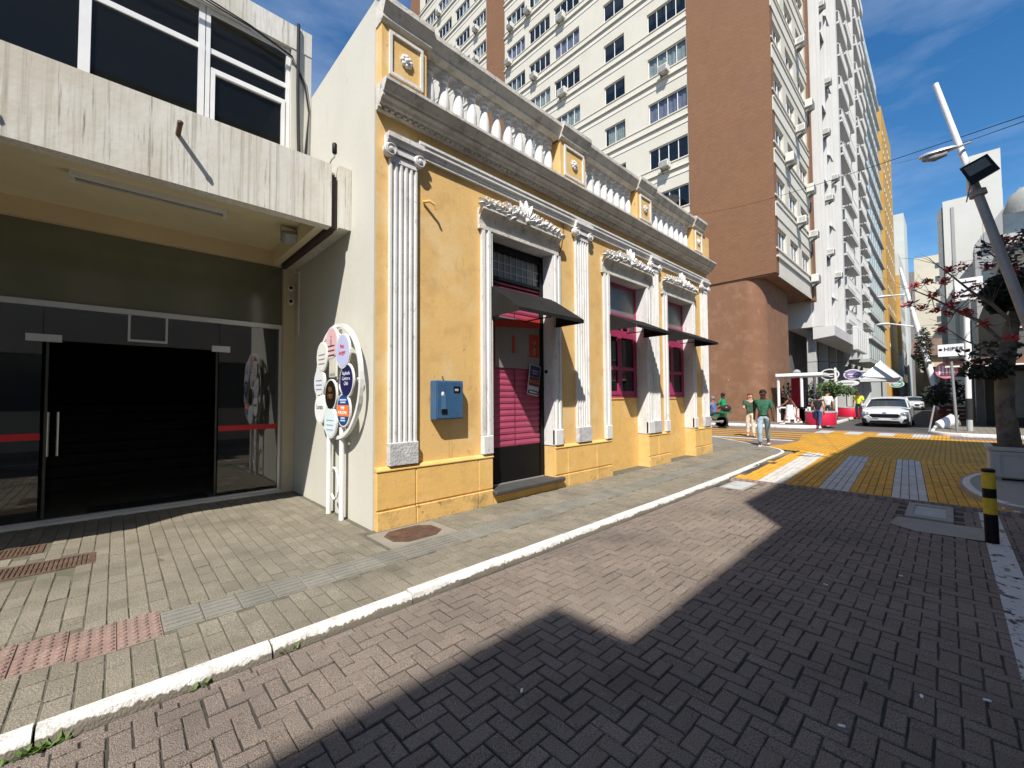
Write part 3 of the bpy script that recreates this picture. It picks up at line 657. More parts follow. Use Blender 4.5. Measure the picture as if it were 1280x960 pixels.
# fluted pilasters
def pilaster(x0, x1, fl=5):
    w = x1-x0; yf = YF-.055; g = .62*w/fl; gap = (w-g*fl)/(fl+1); pts = [(x0, YF-.002), (x0, yf)]
    for k in range(fl):
        a = x0+gap+k*(g+gap); pts += [(a, yf), (a+g*.15, yf+.022), (a+g*.85, yf+.022), (a+g, yf)]
    pts += [(x1, yf), (x1, YF-.002)]
    m = MB(); m.prism(pts, 'Z', .985, 4.36); p = m.build('pilaster', m_trim, yb)
    m = MB(); m.bbox(x0-.012, x1+.012, YF-.085, YF-.002, .714, .985, .008); m.build('pilaster_base', mat('flaking_base', (.5, .5, .5), .85, .2, 9, .5, 40, dirt=(.24, .24, .25), dirt_amt=.8, dscale=14), p)
    m = MB(); m.box(x0-.0, x1+.0, YF-.06, YF-.002, 4.36, 4.44)
    c = (x0+x1)/2
    for s in (-1, 1):
        cx = c+s*(w/2+.015)
        Mr = Matrix.Translation((cx, YF-.05, 4.475)) @ Matrix.Rotation(R(90), 4, 'X')
        m.lathe([(.058, -.04), (.075, -.03), (.078, .04), (.066, .055), (.052, .05), (.03, .05), (.022, .07), (.0, .075)], 18, Mr)
        pts = [(cx+math.cos(t)*(.075-.009*t), YF-.105, 4.475+math.sin(t)*(.075-.009*t)) for t in [q*.5 for q in range(14)]]; m.tube(pts, .008, 5)
    m.box(c-w/2, c+w/2, YF-.085, YF-.003, 4.455, 4.53)
    m.prism([(YF-.004, 4.545), (YF-.09, 4.545), (YF-.115, 4.575), (YF-.115, 4.60), (YF-.135, 4.61), (YF-.135, 4.665), (YF-.004, 4.665)], 'X', c-w/2-.06, c+w/2+.06)
    m.build('capital', m_trim, p, smooth='auto')
for a, b in ((2.325, 2.69), (5.92, 6.29), (8.63, 8.99), (11.42, 11.8)): pilaster(a, b)
# entablature
EP = [(YF-.004, 4.56), (YF-.045, 4.56), (YF-.045, 4.60), (YF-.06, 4.605), (YF-.06, 4.64), (YF-.085, 4.655), (YF-.085, 4.70), (YF-.10, 4.71), (YF-.10, 4.74), (YF-.004, 4.755)]
m = MB(); m.prism(EP, 'X', 2.70, X1-.03); m.build('architrave', m_trim, yb)
CP = [(YF-.004, 4.915), (YF-.07, 4.915), (YF-.07, 4.955), (YF-.13, 4.965), (YF-.15, 5.0), (YF-.19, 5.02), (YF-.19, 5.055), (YF-.215, 5.06), (YF-.235, 5.095), (YF-.265, 5.13), (YF-.28, 5.155), (YF-.28, 5.19), (YF-.004, 5.21)]
m = MB(); m.prism(CP, 'X', X0-.012, X1+.02); m.build('cornice', m_corn, yb)
m = MB(); x = X0-.02
while x < X1-.05: m.box(x, x+.045, YF-.10, YF-.065, 4.925, 4.957); x += .08
tag(m.build('dentils', m_corn, yb), kind='stuff')
# parapet: base strip, pedestals, balusters, rail
yp = YF-.10
box('parapet_base', m_yel2, yb, X0+.01, X1-.02, yp+.02, yp+.27, 5.2, 5.29)
m = MB(); m.prism([(yp+.0, 5.29), (yp+.0, 5.315), (yp+.29, 5.315), (yp+.29, 5.29)], 'X', X0+.64, X1-.42); m.build('parapet_ledge', m_corn, yb)
PED = [(2.175, 2.78), (5.43, 6.13), (7.98, 8.60), (10.80, 11.38)]
TOPZ = 5.93
for k, (a, b) in enumerate(PED):
    z0 = 5.30; m = MB(); m.box(a, b, yp-.02, yp+.31, z0-.1, TOPZ); pd = m.build('pedestal', m_yel, yb)
    f = MB(); fw = .035; x0, x1, za, zb = a+.09, b-.06, z0+.05, TOPZ-.05
    for bx in ((x0, x0+fw, za, zb), (x1-fw, x1, za, zb), (x0+fw, x1-fw, zb-fw, zb), (x0+fw, x1-fw, za, za+fw)): f.box(bx[0], bx[1], yp-.045, yp-.018, bx[2], bx[3])
    f.build('panel_moulding', m_trim, pd)
    f = MB(); cx, cz = (a+b)/2+.015, (za+zb)/2
    for q in range(8):
        an = q*math.pi/4; f.ball((cx+.055*math.cos(an), yp-.035, cz+.055*math.sin(an)), .034, 1, (1, .7, 1))
    f.ball((cx, yp-.045, cz), .035, 2); f.build('rosette', m_trim, pd, smooth=True)
    f = MB(); f.prism([(yp-.025, TOPZ), (yp-.07, TOPZ+.035), (yp-.07, TOPZ+.07), (yp-.10, TOPZ+.12), (yp-.14, TOPZ+.19), (yp-.14, TOPZ+.255), (yp-.1, TOPZ+.27), (yp+.36, TOPZ+.27), (yp+.36, TOPZ)], 'X', (a-.03) if k else a-.012, b+.05); f.build('pedestal_cap', m_corn, pd)
bal = MB(); bal.lathe([(.085, 0), (.085, .03), (.07, .04), (.078, .10), (.082, .17), (.076, .27), (.060, .36), (.043, .43), (.038, .455), (.062, .47), (.066, .49), (.05, .505), (.05, .52), (.072, .535), (.076, .57), (.076, .616)], 14)
bme = bal.mesh('baluster', m_trim, smooth='auto')
for (a, b), n in (((2.80, 5.41), 11), ((6.15, 7.96), 8), ((8.62, 10.78), 8)):
    for k in range(n):
        x = a+(b-a)*(k+.5)/n; link('baluster', bme, yb, Vector((x, yp+.145, 5.315))-ORG[yb.name], (0, 0, random.uniform(0, 6)))
    m = MB()
    for k in range(n+1):      # little arches between the balusters under the rail
        x = a+(b-a)*k/n; hw = (b-a)/n/2
        if k < n:
            xs = [a+(b-a)*(k+q/8)/n for q in range(9)]
            pts = [(xs[0], TOPZ)] + [(xx, TOPZ-.085+.07*math.sin(math.pi*q/8)) for q, xx in enumerate(xs)] + [(xs[-1], TOPZ)]
            # arch centred between balusters: shift half a bay
            pts = [(px+hw, pz) for px, pz in pts]
            if k < n-1: m.prism(pts, 'Y', yp+.09, yp+.2)
    m.build('arch_band', m_trim, yb)
    m = MB(); m.prism([(yp+.03, TOPZ), (yp-.02, TOPZ+.03), (yp-.02, TOPZ+.065), (yp-.05, TOPZ+.11), (yp-.09, TOPZ+.175), (yp-.09, TOPZ+.235), (yp-.06, TOPZ+.25), (yp+.34, TOPZ+.25), (yp+.34, TOPZ+.03), (yp+.26, TOPZ)], 'X', a-.02, b+.02); m.build('top_rail', m_corn, yb)
box('parapet_return', m_yel, yb, 11.40, 11.86, yp, yp+.3, 5.21, 5.9)
# shop door
a, b = OPEN[0]; yd = YF+.20
dr = MB()
for x0, x1 in ((a+.012, a+.10), (b-.10, b-.012)): dr.box(x0, x1, yd-.02, yd+.05, .19, 3.9)
dr.box(a+.10, b-.10, yd-.02, yd+.05, 3.0, 3.10); dr.box(a+.10, b-.10, yd-.02, yd+.05, 3.78, 3.9); dr.box(a+.10, b-.10, yd-.02, yd+.05, 3.34, 3.39)
door = dr.build('shop_door', m_black, yb)
box('kick_panel', m_black, door, a+.10, b-.10, yd, yd+.03, .19, .735, b=.006)
box('threshold_strip', m_alu, door, a+.05, b-.05, yd-.05, yd-.021, .19, .205)
z = .74
sl = MB(); sl.prism([(0, 0), (-.012, .012), (-.016, .045), (-.006, .092), (0, .094)], 'X', -(b-a)/2+.10, (b-a)/2-.10); sme = sl.mesh('shutter_slat', m_magd)
while z < 2.92:
    link('shutter_slat', sme, door, Vector(((a+b)/2, yd+.02, z))-ORG[yb.name]); z += .0965
box('centre_joint', mat('dark_magenta', (.16, .015, .05), .6), door, (a+b)/2-.006, (a+b)/2+.006, yd-.002, yd+.002, .74, 2.9)
# billboard reflection in the door glass, painted as a panel darkened for awning shade
m = MB(); m.box(a+.26, b-.11, yd-.014, yd-.004, 1.98, 2.78); sp = m.build('reflection_panel', mat('reflection_grey', (.24, .215, .205), .6, .1, 4), door)
m = MB(); m.prism([(a+.24, 2.60), (b-.10, 2.68), (b-.10, 2.86), (a+.24, 2.70)], 'Y', yd-.020, yd-.0145); m.build('reflection_band', mat('reflection_red', (.45, .04, .025), .6, .1, 4), sp)
for q in ((a+.62, a+.68, 2.22, 2.5), (b-.36, b-.13, 2.18, 2.56)): box('reflection_letter', MATS['reflection_red'], sp, q[0], q[1], yd-.020, yd-.0145, q[2], q[3])
m = MB(); m.box(b-.27, b-.22, yd-.024, yd-.0205, 2.22, 2.34); m.ball((b-.235, yd-.021, 2.42), .035, 1, (1, .1, 1)); m.build('reflection_letter_holes', MATS['reflection_grey'], sp)
# leaded transom light
m = MB(); m.box(a+.10, b-.10, yd+.02, yd+.028, 3.39, 3.78); tl = m.build('transom_pane', mat('old_glass', (.14, .155, .15), .25, .15, 5, spec=.6), door)
m = MB()
for k in range(1, 9): xx = a+.10+(b-a-.2)*k/9; m.box(xx-.007, xx+.007, yd+.008, yd+.019, 3.39, 3.78)
for zz in (3.50, 3.63): m.box(a+.10, b-.10, yd+.006, yd+.018, zz-.007, zz+.007)
m.build('leading', mat('pale_leading', (.4, .42, .41), .6), tl)
for zz in (3.14, 3.22, 3.29): box('transom_slat', mat('dark_magenta', (.16, .015, .05)), door, a+.10, b-.10, yd, yd+.02, zz, zz+.03)
m = MB(); m.bbox(a-.03, b+.14, YF-.16, YF+.19, .13, .19, .012); m.build('door_step', mat('slate_step', (.06, .06, .058), .7, .2, 6, .3, 40), yb)
box('step_block', m_yel2, yb, a+.003, b-.003, YF-.07, YF+.18, -.02, .13)
m = MB(); m.lathe([(.0, -.01), (.03, -.01), (.03, .03), (.02, .05), (.0, .05)], 10, Matrix.Translation((b+.003, YF+.12, 1.95)) @ Matrix.Rotation(R(-90), 4, 'Y')); m.build('door_stop', m_black, yb)
# windows with magenta frames
def shop_window(a, b):
    y = YF+.22; m = MB(); e = .012
    for x0, x1 in ((a+e, a+.075), (b-.075, b-e)): m.box(x0, x1, y-.02, y+.05, 1.50, 3.9)
    m.box(a+.075, b-.075, y-.02, y+.05, 3.83, 3.9); m.box(a+.075, b-.075, y-.03, y+.05, 3.18, 3.27); m.box(a+.075, b-.075, y-.02, y+.05, 2.86, 2.93); m.box(a+.075, b-.075, y-.02, y+.05, 1.50, 1.56)
    w = m.build('window', m_mag, yb)
    n = 4; s = (b-a-.15)/2
    for k in range(2):
        x0 = a+.075+k*s; f = MB()
        for bx in ((x0+.004, x0+.075), (x0+s-.075, x0+s-.004)): f.box(bx[0], bx[1], y-.032, y+.03, 1.565, 2.855)
        for z0 in (1.565, 2.08, 2.78): f.box(x0+.075, x0+s-.075, y-.032, y+.03, z0, z0+.075)
        c = f.build('casement', m_mag, w)
        for z0, z1 in ((1.64, 2.08), (2.155, 2.78)): box('pane', m_dglass, c, x0+.075, x0+s-.075, y-.004, y+.002, z0, z1)
    m = MB(); x = a+.075
    k = 0
    for k in range(1, 5): xx = a+.075+(b-a-.15)*k/5; m.box(xx-.02, xx+.02, y-.025, y+.02, 2.93, 3.18)
    m.build('glazing_bars', m_mag, w)
    box('pane', m_dglass, w, a+.075, b-.075, y-.003, y+.002, 2.93, 3.18)
    box('pane', mat('grey_glass', (.15, .155, .145), .3, .2, 2, spec=.6), w, a+.075, b-.075, y-.003, y+.002, 3.27, 3.83)  # opaque grey upper pane
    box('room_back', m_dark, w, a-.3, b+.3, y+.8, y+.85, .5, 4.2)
    # papers stuck behind the panes
    for k in range(2): x0 = a+.17+k*s; box('notice', mat('paper', (.45, .46, .45), .9, .1, 9), w, x0, x0+.28, y+.012, y+.016, 2.3, 2.66)
for a, b in OPEN[1:]: shop_window(a, b)
# canvas awnings: sloping top, triangular cheeks, small valance
def awning(a, b, zt, zb, yo, parent, ax='Y'):
    m = MB(); t = .012; yw = YF-.004
    top = [(a, yw, zt), (b, yw, zt), (b, yo, zb+.055), (a, yo, zb+.055)]
    n = 7; vs = []
    for i in range(n+1):
        for j in range(9):
            u, v = i/n, j/8; x = a+(b-a)*v; y = yw+(yo-yw)*u; z = zt+(zb+.055-zt)*u - .012*math.sin(math.pi*u)*abs(math.sin(math.pi*v*3)); vs.append((x, y, z))
    m.add(vs, [(i*9+j, i*9+j+1, (i+1)*9+j+1, (i+1)*9+j) for i in range(n) for j in range(8)])
    for x in (a, b): m.face([(x, yw, zt), (x, yo, zb+.055), (x, yo, zb), (x, yw, zb)])
    vs = [(a+(b-a)*j/24, yo-.003, z) for z in (zb+.055, zb+.004*0) for j in range(25)]
    m.add(vs, [(j, j+1, 26+j, 25+j) for j in range(24)])
    aw = m.build('awning', m_blackf, parent)
    f = MB()
    f.tube([(a+.01, yo+.01, zb+.04), (b-.01, yo+.01, zb+.04)], .011, 6)
    for x in (a+.012, (a+b)/2, b-.012): f.tube([(x, yw, zt-.02), (x, yo+.012, zb+.04)], .009, 6); f.tube([(x, yw, zb+.02), (x, yo+.012, zb+.02)], .009, 6)
    f.build('awning_frame', m_black, aw)
awning(3.90, 5.33, 3.16, 2.68, 3.94, yb); awning(6.95, 8.36, 3.16, 2.81, 3.95, yb); awning(9.40, 10.92, 3.16, 2.82, 3.95, yb)
m = MB(); m.face([(X1+.004, 4.95, 3.08), (X1+.004, 6.6, 3.08), (X1+.62, 6.6, 2.84), (X1+.62, 4.95, 2.84)]); m.face([(X1+.62, 4.95, 2.84), (X1+.62, 6.6, 2.84), (X1+.62, 6.6, 2.78), (X1+.62, 4.95, 2.78)]); m.face([(X1+.004, 4.95, 3.08), (X1+.62, 4.95, 2.84), (X1+.62, 4.95, 2.78), (X1+.004, 4.95, 2.78)])
m.build('awning', m_blackf, yb)
# dried plaster hook on the wall
m = MB(); m.tube([(2.80, YF-.01, 4.02), (2.86, YF-.07, 4.03), (2.92, YF-.09, 4.0), (2.95, YF-.09, 3.94)], .018, 7); m.build('wall_hook', m_yel2, yb)
m = MB(); m.tube([(5.62, YF-.01, 4.53), (5.61, YF-.012, 4.35), (5.55, YF-.012, 4.1), (5.5, YF-.01, 3.98)], .004, 5); m.build('wire', m_black, yb)
# blue meter box
t = thing('meter_box', 'blue steel meter box fixed to the yellow wall', 'meter box', (3.13, YF, 1.23))
m = MB(); m.bbox(2.91, 3.345, YF-.13, YF-.004, 1.235, 1.735, .008); m.build('cabinet', m_blue, t)
m = MB(); m.bbox(2.925, 3.33, YF-.143, YF-.132, 1.25, 1.72, .004); d = m.build('door', m_blue, t)
box('meter_window', m_black, d, 3.18, 3.28, YF-.149, YF-.144, 1.58, 1.66); box('meter_dial', m_conc2, d, 3.195, 3.25, YF-.152, YF-.1495, 1.60, 1.63)
box('lock_plate', mat('blue_light', (.07, .17, .3), .4), d, 2.99, 3.06, YF-.150, YF-.144, 1.36, 1.55)
box('lock', m_black, d, 2.99, 3.075, YF-.153, YF-.1505, 1.31, 1.37); m = MB(); m.ball((3.01, YF-.147, 1.56), .026, 1, (1, .3, 1.3)); m.build('sticker', m_whitem, d)
m = MB(); m.tube([(3.08, YF-.06, 1.735), (3.08, YF-.03, 1.79)], .012, 6); m.build('hook', m_rust, t)
# notice hanging on the shutter
t = thing('notice_board', 'small dark poster with orange word hanging tilted on the shutter', 'poster', (5.0, YF+.13, 1.6)); yy = yd-.04
cx, cz = 5.02, 1.80; Mp = Matrix.Translation((cx, yy, cz)) @ Matrix.Rotation(R(9), 4, 'Y')
m = MB(); m.box(-.13, .13, -.006, .006, -.25, .25, Mp); m.build('board', mat('white_card', (.6, .6, .62), .6), t)
for z0, z1, c in ((.05, .24, (.02, .02, .06)), (-.10, .045, (.09, .025, .03)), (-.17, -.105, (.45, .45, .5)), (-.235, -.175, (.03, .03, .08))):
    m = MB(); m.box(-.12, .12, -.010, -.0065, z0, z1, Mp); m.build('printed_field', mat('print%d' % int(z0*1000), c, .5, .1), t)
rt_ = (R(90), R(9), 0)
text('ALUGA', .085, mat('orange_print', (.62, .2, .06), .5), t, Mp @ Vector((0, -.0125, -.03)), rt_, .001)
for zz, ww, c in ((.15, .085, 'violet_print'), (.11, .06, 'violet_print'), (-.205, .09, 'white_print')):
    m = MB(); m.box(-ww, ww, -.0125, -.0105, zz-.01, zz+.012, Mp); m.build('printed_line', mat(c, (.2, .18, .4) if c[0] == 'v' else (.7, .7, .7), .5), t)
# ------------------------------------------------------------------ building on the left
YG = 7.62
lb = thing('office_building', 'white concrete building with stained canopy and dark glass entrance', 'building', (-1.5, YG, 0))
XL = -7.0
m = MB(); m.box(XL, 1.905, 5.25, 5.40, 3.66, 4.45); m.build('canopy_fascia', m_fasc, lb)
m = MB(); m.box(XL, -1.72, 5.26, 5.38, 2.85, 3.66); m.build('shadow_drop_panel', m_fasc, lb)  # unseen hanging panel, added to cast a wider strip of canopy shade
m = MB(); m.box(2.0, 2.150, 5.25, 7.55, 3.67, 4.47); m.build('canopy_end_block', m_fasc, lb)
m = MB(); m.box(XL, 1.90, 5.402, 6.9, 4.0, 4.40); m.box(XL, 1.90, 6.9, 7.6, 3.94, 4.40); m.build('canopy_slab', m_soff, lb)
m = MB(); m.box(XL, 1.82, 5.402, YG-.1, 3.925, 3.998); m.build('soffit', m_soff, lb)
m = MB(); m.box(1.80, 1.90, 5.402, YG-.1, 3.70, 3.92); m.build('soffit_beam', m_soff, lb)
m = MB(); m.box(XL, 1.97, YG-.10, YG+.25, 3.70, 4.45); m.build('lintel', m_lint, lb)
m = MB(); m.box(1.975, 2.152, YG-.12, YG+.3, -.02, 4.45); m.build('pillar', m_pill, lb)
# upper floor set back
YU = 6.85
m = MB(); m.box(XL, 2.15, YU-.02, YU+.3, 6.93, 7.30); m.build('roof_beam', m_fasc, lb)
m = MB(); m.box(1.86, 2.15, YU-.01, YU+.3, 4.42, 6.93); m.build('corner_pillar', m_cream, lb)
box('upper_floor', m_conc, lb, XL, 2.15, 5.402, 13, 4.402, 4.43)
box('roof_slab', m_conc, lb, XL, 2.15, YU+.3, 13, 7.0, 7.25); box('upper_back_wall', m_soff, lb, XL, 2.15, 11.0, 11.2, 4.43, 7.0); box('upper_side_wall', m_soff, lb, 2.05, 2.14, YU+.3, 11.0, 4.43, 7.0)
m = MB()
for x, w_ in ((-2.6, .09), (-.40, .10), (.72, .07), (.80, .05), (1.80, .055)): m.box(x, x+w_, YU+.04, YU+.12, 4.43, 6.925)
m.box(XL, 1.80, YU+.05, YU+.11, 6.30, 6.37); m.box(.85, 1.80, YU+.05, YU+.11, 6.86, 6.92); m.box(-.30, .72, YU+.05, YU+.11, 6.86, 6.92)
wf = m.build('window_frame', m_whitem, lb)
m = MB(); m.box(.86, 1.79, YU+.03, YU+.10, 6.02, 6.09); m.box(.86, .91, YU+.03, YU+.10, 4.5, 6.02); m.box(1.74, 1.79, YU+.03, YU+.10, 4.5, 6.02); m.build('opening_sash', m_whitem, wf)
for x0, x1 in ((XL, -2.6), (-2.5, -.40), (-.30, .72), (.85, 1.80)):
    for z0, z1 in ((4.45, 6.30), (6.37, 6.86)): box('pane', m_uglass, wf, x0+.002, x1-.002, YU+.07, YU+.076, z0, z1)
# service cables along the eaves
for k in range(3):
    m = MB(); dz = k*.05
    pts = [(-3, YU-.05-k*.02, 6.98+dz), (-.5, YU-.06-k*.02, 6.86+dz*.6), (.6, YU-.06-k*.02, 6.9+dz*.5), (1.3, YU-.05, 6.86+dz*.5), (1.86, YU-.04, 6.74+dz*.4), (2.05, YU-.03, 6.5-dz), (2.12, YU-.02, 6.1-dz), (2.11-.02*k, YU-.02, 5.4), (2.08-.04*k, YU-.02, 4.6)]
    m.tube(pts, .011, 6); tag(m.build('cable', m_rub if k else m_grey), ('thick black cable sagging along the eaves of the white building', 'thin grey cable under the eaves of the white building', 'black cable dropping down the corner pillar of the white building')[k if k else 1] if k != 1 else 'thick black cable sagging along the eaves of the white building', 'cable', 'service cables on the white building')
m = MB(); m.tube([(1.94, YU-.06, 7.32), (1.94, YU-.06, 6.3), (1.96, YU-.04, 5.6), (2.0, YU-.04, 4.5)], .024, 8); m.build('drain_pipe', m_rub, lb)
# canopy downpipe, dark steel angle in the gap
m = MB(); m.box(1.915, 1.985, 5.30, 5.40, 3.66, 4.33); m.box(1.915, 1.985, 5.40, 7.45, 3.64, 3.72); m.build('gap_flashing', mat('brown_steel', (.05, .035, .03), .6, .2), lb)
# bracket on the fascia and its mate
for k, x in enumerate((.40, -1.0)):
    m = MB(); m.tube([(x, 5.26, 4.16), (x, 5.08, 4.19)], .022, 8); m.ball((x, 5.065, 4.19), .03, 1); m.build('flag_bracket', m_rust, lb)
# ground-floor glazing
box('threshold', mat('pale_marble', (.62, .61, .58), .5, .08, 3), lb, XL, 1.972, YG-.10, YG+.12, -.02, .035)
m = MB(); m.box(XL, 1.972, YG-.04, YG+.04, 2.66, 2.73); m.box(1.93, 1.972, YG-.03, YG+.03, .036, 2.66); m.box(XL, 1.93, YG-.03, YG+.03, .036, .06)
gf = m.build('glazing_frame', m_alu, lb)
m = MB(); m.box(.10, .125, YG-.02, YG+.02, 2.30, 2.66); m.box(.49, .515, YG-.02, YG+.02, 2.30, 2.66); m.box(.125, .49, YG-.02, YG+.02, 2.30, 2.33); m.build('closer_frame', m_alu, gf)
box('fanlight_pane', mat('film_glass', (.14, .145, .10), .12, .1, 2, spec=.55), gf, XL, 1.97, YG-.004, YG+.004, 2.73, 3.70)
for x0, x1, z1 in ((XL, -.66, 2.66), (-.66, 1.12, 2.66), (1.12, 1.93, 2.66)):
    if x0 == -.66: box('door_head_pane', m_mirror, gf, x0+.003, x1-.003, YG-.004, YG+.004, 2.25, z1)
    else: box('fixed_pane', m_mirror, gf, x0+.003, x1-.003, YG-.004, YG+.004, .06, z1)
for x0, x1 in ((-.80, -.50), (1.03, 1.26)): box('patch_fitting', m_alu, gf, x0, x1, YG-.018, YG+.018, 2.23, 2.32)
# open leaf on the left, swung inwards, and its pull handle; open leaf on the right
for x, s, lab in ((-.62, 1, 'glass leaf swung inward'), (1.10, -1, 'glass leaf swung inward')):
    m = MB(); m.box(x-.006, x+.006, YG+.03, YG+.92, .07, 2.24); lf = m.build('door_leaf', m_mirror, lb)
    box('leaf_edge', mat('dark_edge', (.05, .055, .05), .4), lf, x-.012, x+.012, YG+.02, YG+.032, .07, 2.24)
    if s > 0: m = MB(); m.tube([(x+.05*s, YG+.82, .75), (x+.05*s, YG+.82, 1.35)], .014, 8); m.build('pull_handle', m_alu, lf)
for x0, x1 in ((XL, -.66), (1.13, 1.925)):
    box('safety_band', m_redf, gf, x0, x1, YG-.0075, YG-.0045, 1.03, 1.11)
# a hallway behind the glass
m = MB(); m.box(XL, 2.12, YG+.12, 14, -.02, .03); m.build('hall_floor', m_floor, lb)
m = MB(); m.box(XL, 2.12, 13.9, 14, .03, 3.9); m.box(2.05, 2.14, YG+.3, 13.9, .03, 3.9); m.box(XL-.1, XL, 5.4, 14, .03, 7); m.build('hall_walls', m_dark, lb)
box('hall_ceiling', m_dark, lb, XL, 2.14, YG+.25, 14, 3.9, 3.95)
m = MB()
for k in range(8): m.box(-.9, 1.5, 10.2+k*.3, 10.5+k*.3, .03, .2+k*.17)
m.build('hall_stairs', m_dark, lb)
t = box('door_mat', mat('mat_black', (.012, .012, .012), .95, .2, 30, .5, 200), None, -.25, 1.05, YG+.15, YG+.55, .03, .045, base=(.4, YG+.35, .03)); tag(t, 'black rubber door mat inside the open glass doors', 'door mat')
# tube light under the canopy
t = thing('tube_light', 'long slim tube light fixture under the white canopy', 'light fixture', (.29, 6.31, 3.92))
box('housing', m_whitem, t, -.40, .98, 6.27, 6.36, 3.865, 3.924); m = MB(); m.tube([(-.36, 6.315, 3.845), (.94, 6.315, 3.845)], .014, 8); m.build('tube', m_conc2, t)
for x in (-.40, .94): box('end_cap', m_whitem, t, x, x+.04, 6.285, 6.345, 3.82, 3.866)
# flood light at the inner corner
t = thing('floodlight', 'small grey floodlight under the end of the canopy', 'floodlight', (1.70, 6.27, 3.92))
Mf = Matrix.Translation((1.70, 6.27, 3.76)) @ Matrix.Rotation(R(35), 4, 'X') @ Matrix.Rotation(R(20), 4, 'Z')
m = MB(); m.bbox(-.1, .1, -.05, .05, -.08, .08, .02, Mf); m.build('body', m_grey, t); m = MB(); m.box(-.085, .085, -.056, -.051, -.065, .065, Mf); m.build('lens', m_conc2, t)
m = MB(); m.tube([(1.60, 6.27, 3.76), (1.60, 6.27, 3.90), (1.80, 6.27, 3.90), (1.80, 6.27, 3.76)], .008, 6); m.build('yoke', m_grey, t)
# security cameras on the pillar
for k, (z, lab) in enumerate(((3.30, 'small white security camera, upper of two on the beige pillar'), (3.08, 'small white security camera, lower of two on the beige pillar'))):
    t = thing('security_camera', lab, 'camera', (2.08, YG-.12, z)); m = MB()
    m.tube([(2.08, YG-.12, z), (2.06, YG-.19, z)], .018, 8); m.build('mount', m_whitem, t); m = MB(); Mc = Matrix.Translation((2.05, YG-.24, z+.01)) @ Matrix.Rotation(R(-20), 4, 'Z')
    m.bbox(-.035, .035, -.09, .06, -.03, .04, .01, Mc); m.build('body', m_whitem, t); m = MB(); m.lathe([(.026, 0), (.026, .012), (.0, .012)], 12, Mc @ Matrix.Translation((0, -.09, 0)) @ Matrix.Rotation(R(90), 4, 'X')); m.build('lens', m_black, t)
m = MB(); m.tube([(2.135, YG-.14, 3.74), (2.135, YG-.14, 3.62), (2.145, 7.30, 3.60), (2.145, 7.30, 2.55)], .012, 6); tag(m.build('conduit', m_whitem), 'thin pale conduit running down the corner beside the cameras', 'conduit')
t = thing('sensor', 'black sensor on a bent arm above the canopy end', 'sensor', (1.90, 5.3, 4.45)); m = MB(); m.tube([(1.89, 5.33, 4.44), (1.91, 5.28, 4.52), (1.94, 5.26, 4.56), (1.94, 5.26, 4.62)], .009, 6); m.build('arm', m_grey, t)
m = MB(); m.lathe([(.022, 0), (.03, .015), (.03, .12), (.022, .135), (.0, .135)], 10, c=(1.94, 5.26, 4.60)); m.build('head', m_black, t, smooth='auto')
# round sign of small discs
SX = 2.03; SY, SZ = 5.37, 1.73; t = thing('disc_sign', 'round white sign of overlapping shop discs on two white posts', 'sign', (SX, SY, 0)) 
Rr = Matrix.Translation((SX, SY, SZ)) @ Matrix.Rotation(R(-90), 4, 'Y')
def disc(m, cy, cz, r, x0, x1, n=40):
    m.prism([(cy+r*math.cos(2*math.pi*k/n), cz+r*math.sin(2*math.pi*k/n)) for k in range(n)], 'X', x0, x1)
m = MB()
for k in range(48):
    a0, a1 = 2*math.pi*k/48, 2*math.pi*(k+1)/48; ri, ro = .69, .735
    q = [(SY+r*math.cos(a), SZ+r*math.sin(a)) for r, a in ((ri, a0), (ro, a0), (ro, a1), (ri, a1))]; m.prism(q, 'X', SX-.01, SX+.035)
m.build('ring', m_whitem, t)
PY = [at(u, 600, 'X', SX+.03).y for u in (427, 411)]
for y in PY: m = MB(); m.tube([(SX+.03, y, 0), (SX+.03, y, 1.15)], .032, 10); m.build('post', m_whitem, t)
m = MB(); pts = [(SX+.03, sum(PY)/2+.02+.13*math.cos(a), .42+.2*math.sin(a)) for a in [R(50+k*26) for k in range(11)]]; m.tube(pts, .016, 7); m.build('scroll', m_whitem, t)
m = MB(); m.tube([(SX+.05, SY-.6, 1.74), (SX+.05, SY+.6, 1.74)], .02, 8); m.tube([(SX+.05, SY, 1.1), (SX+.05, SY, 2.4)], .02, 8); m.build('back_bars', m_whitem, t)
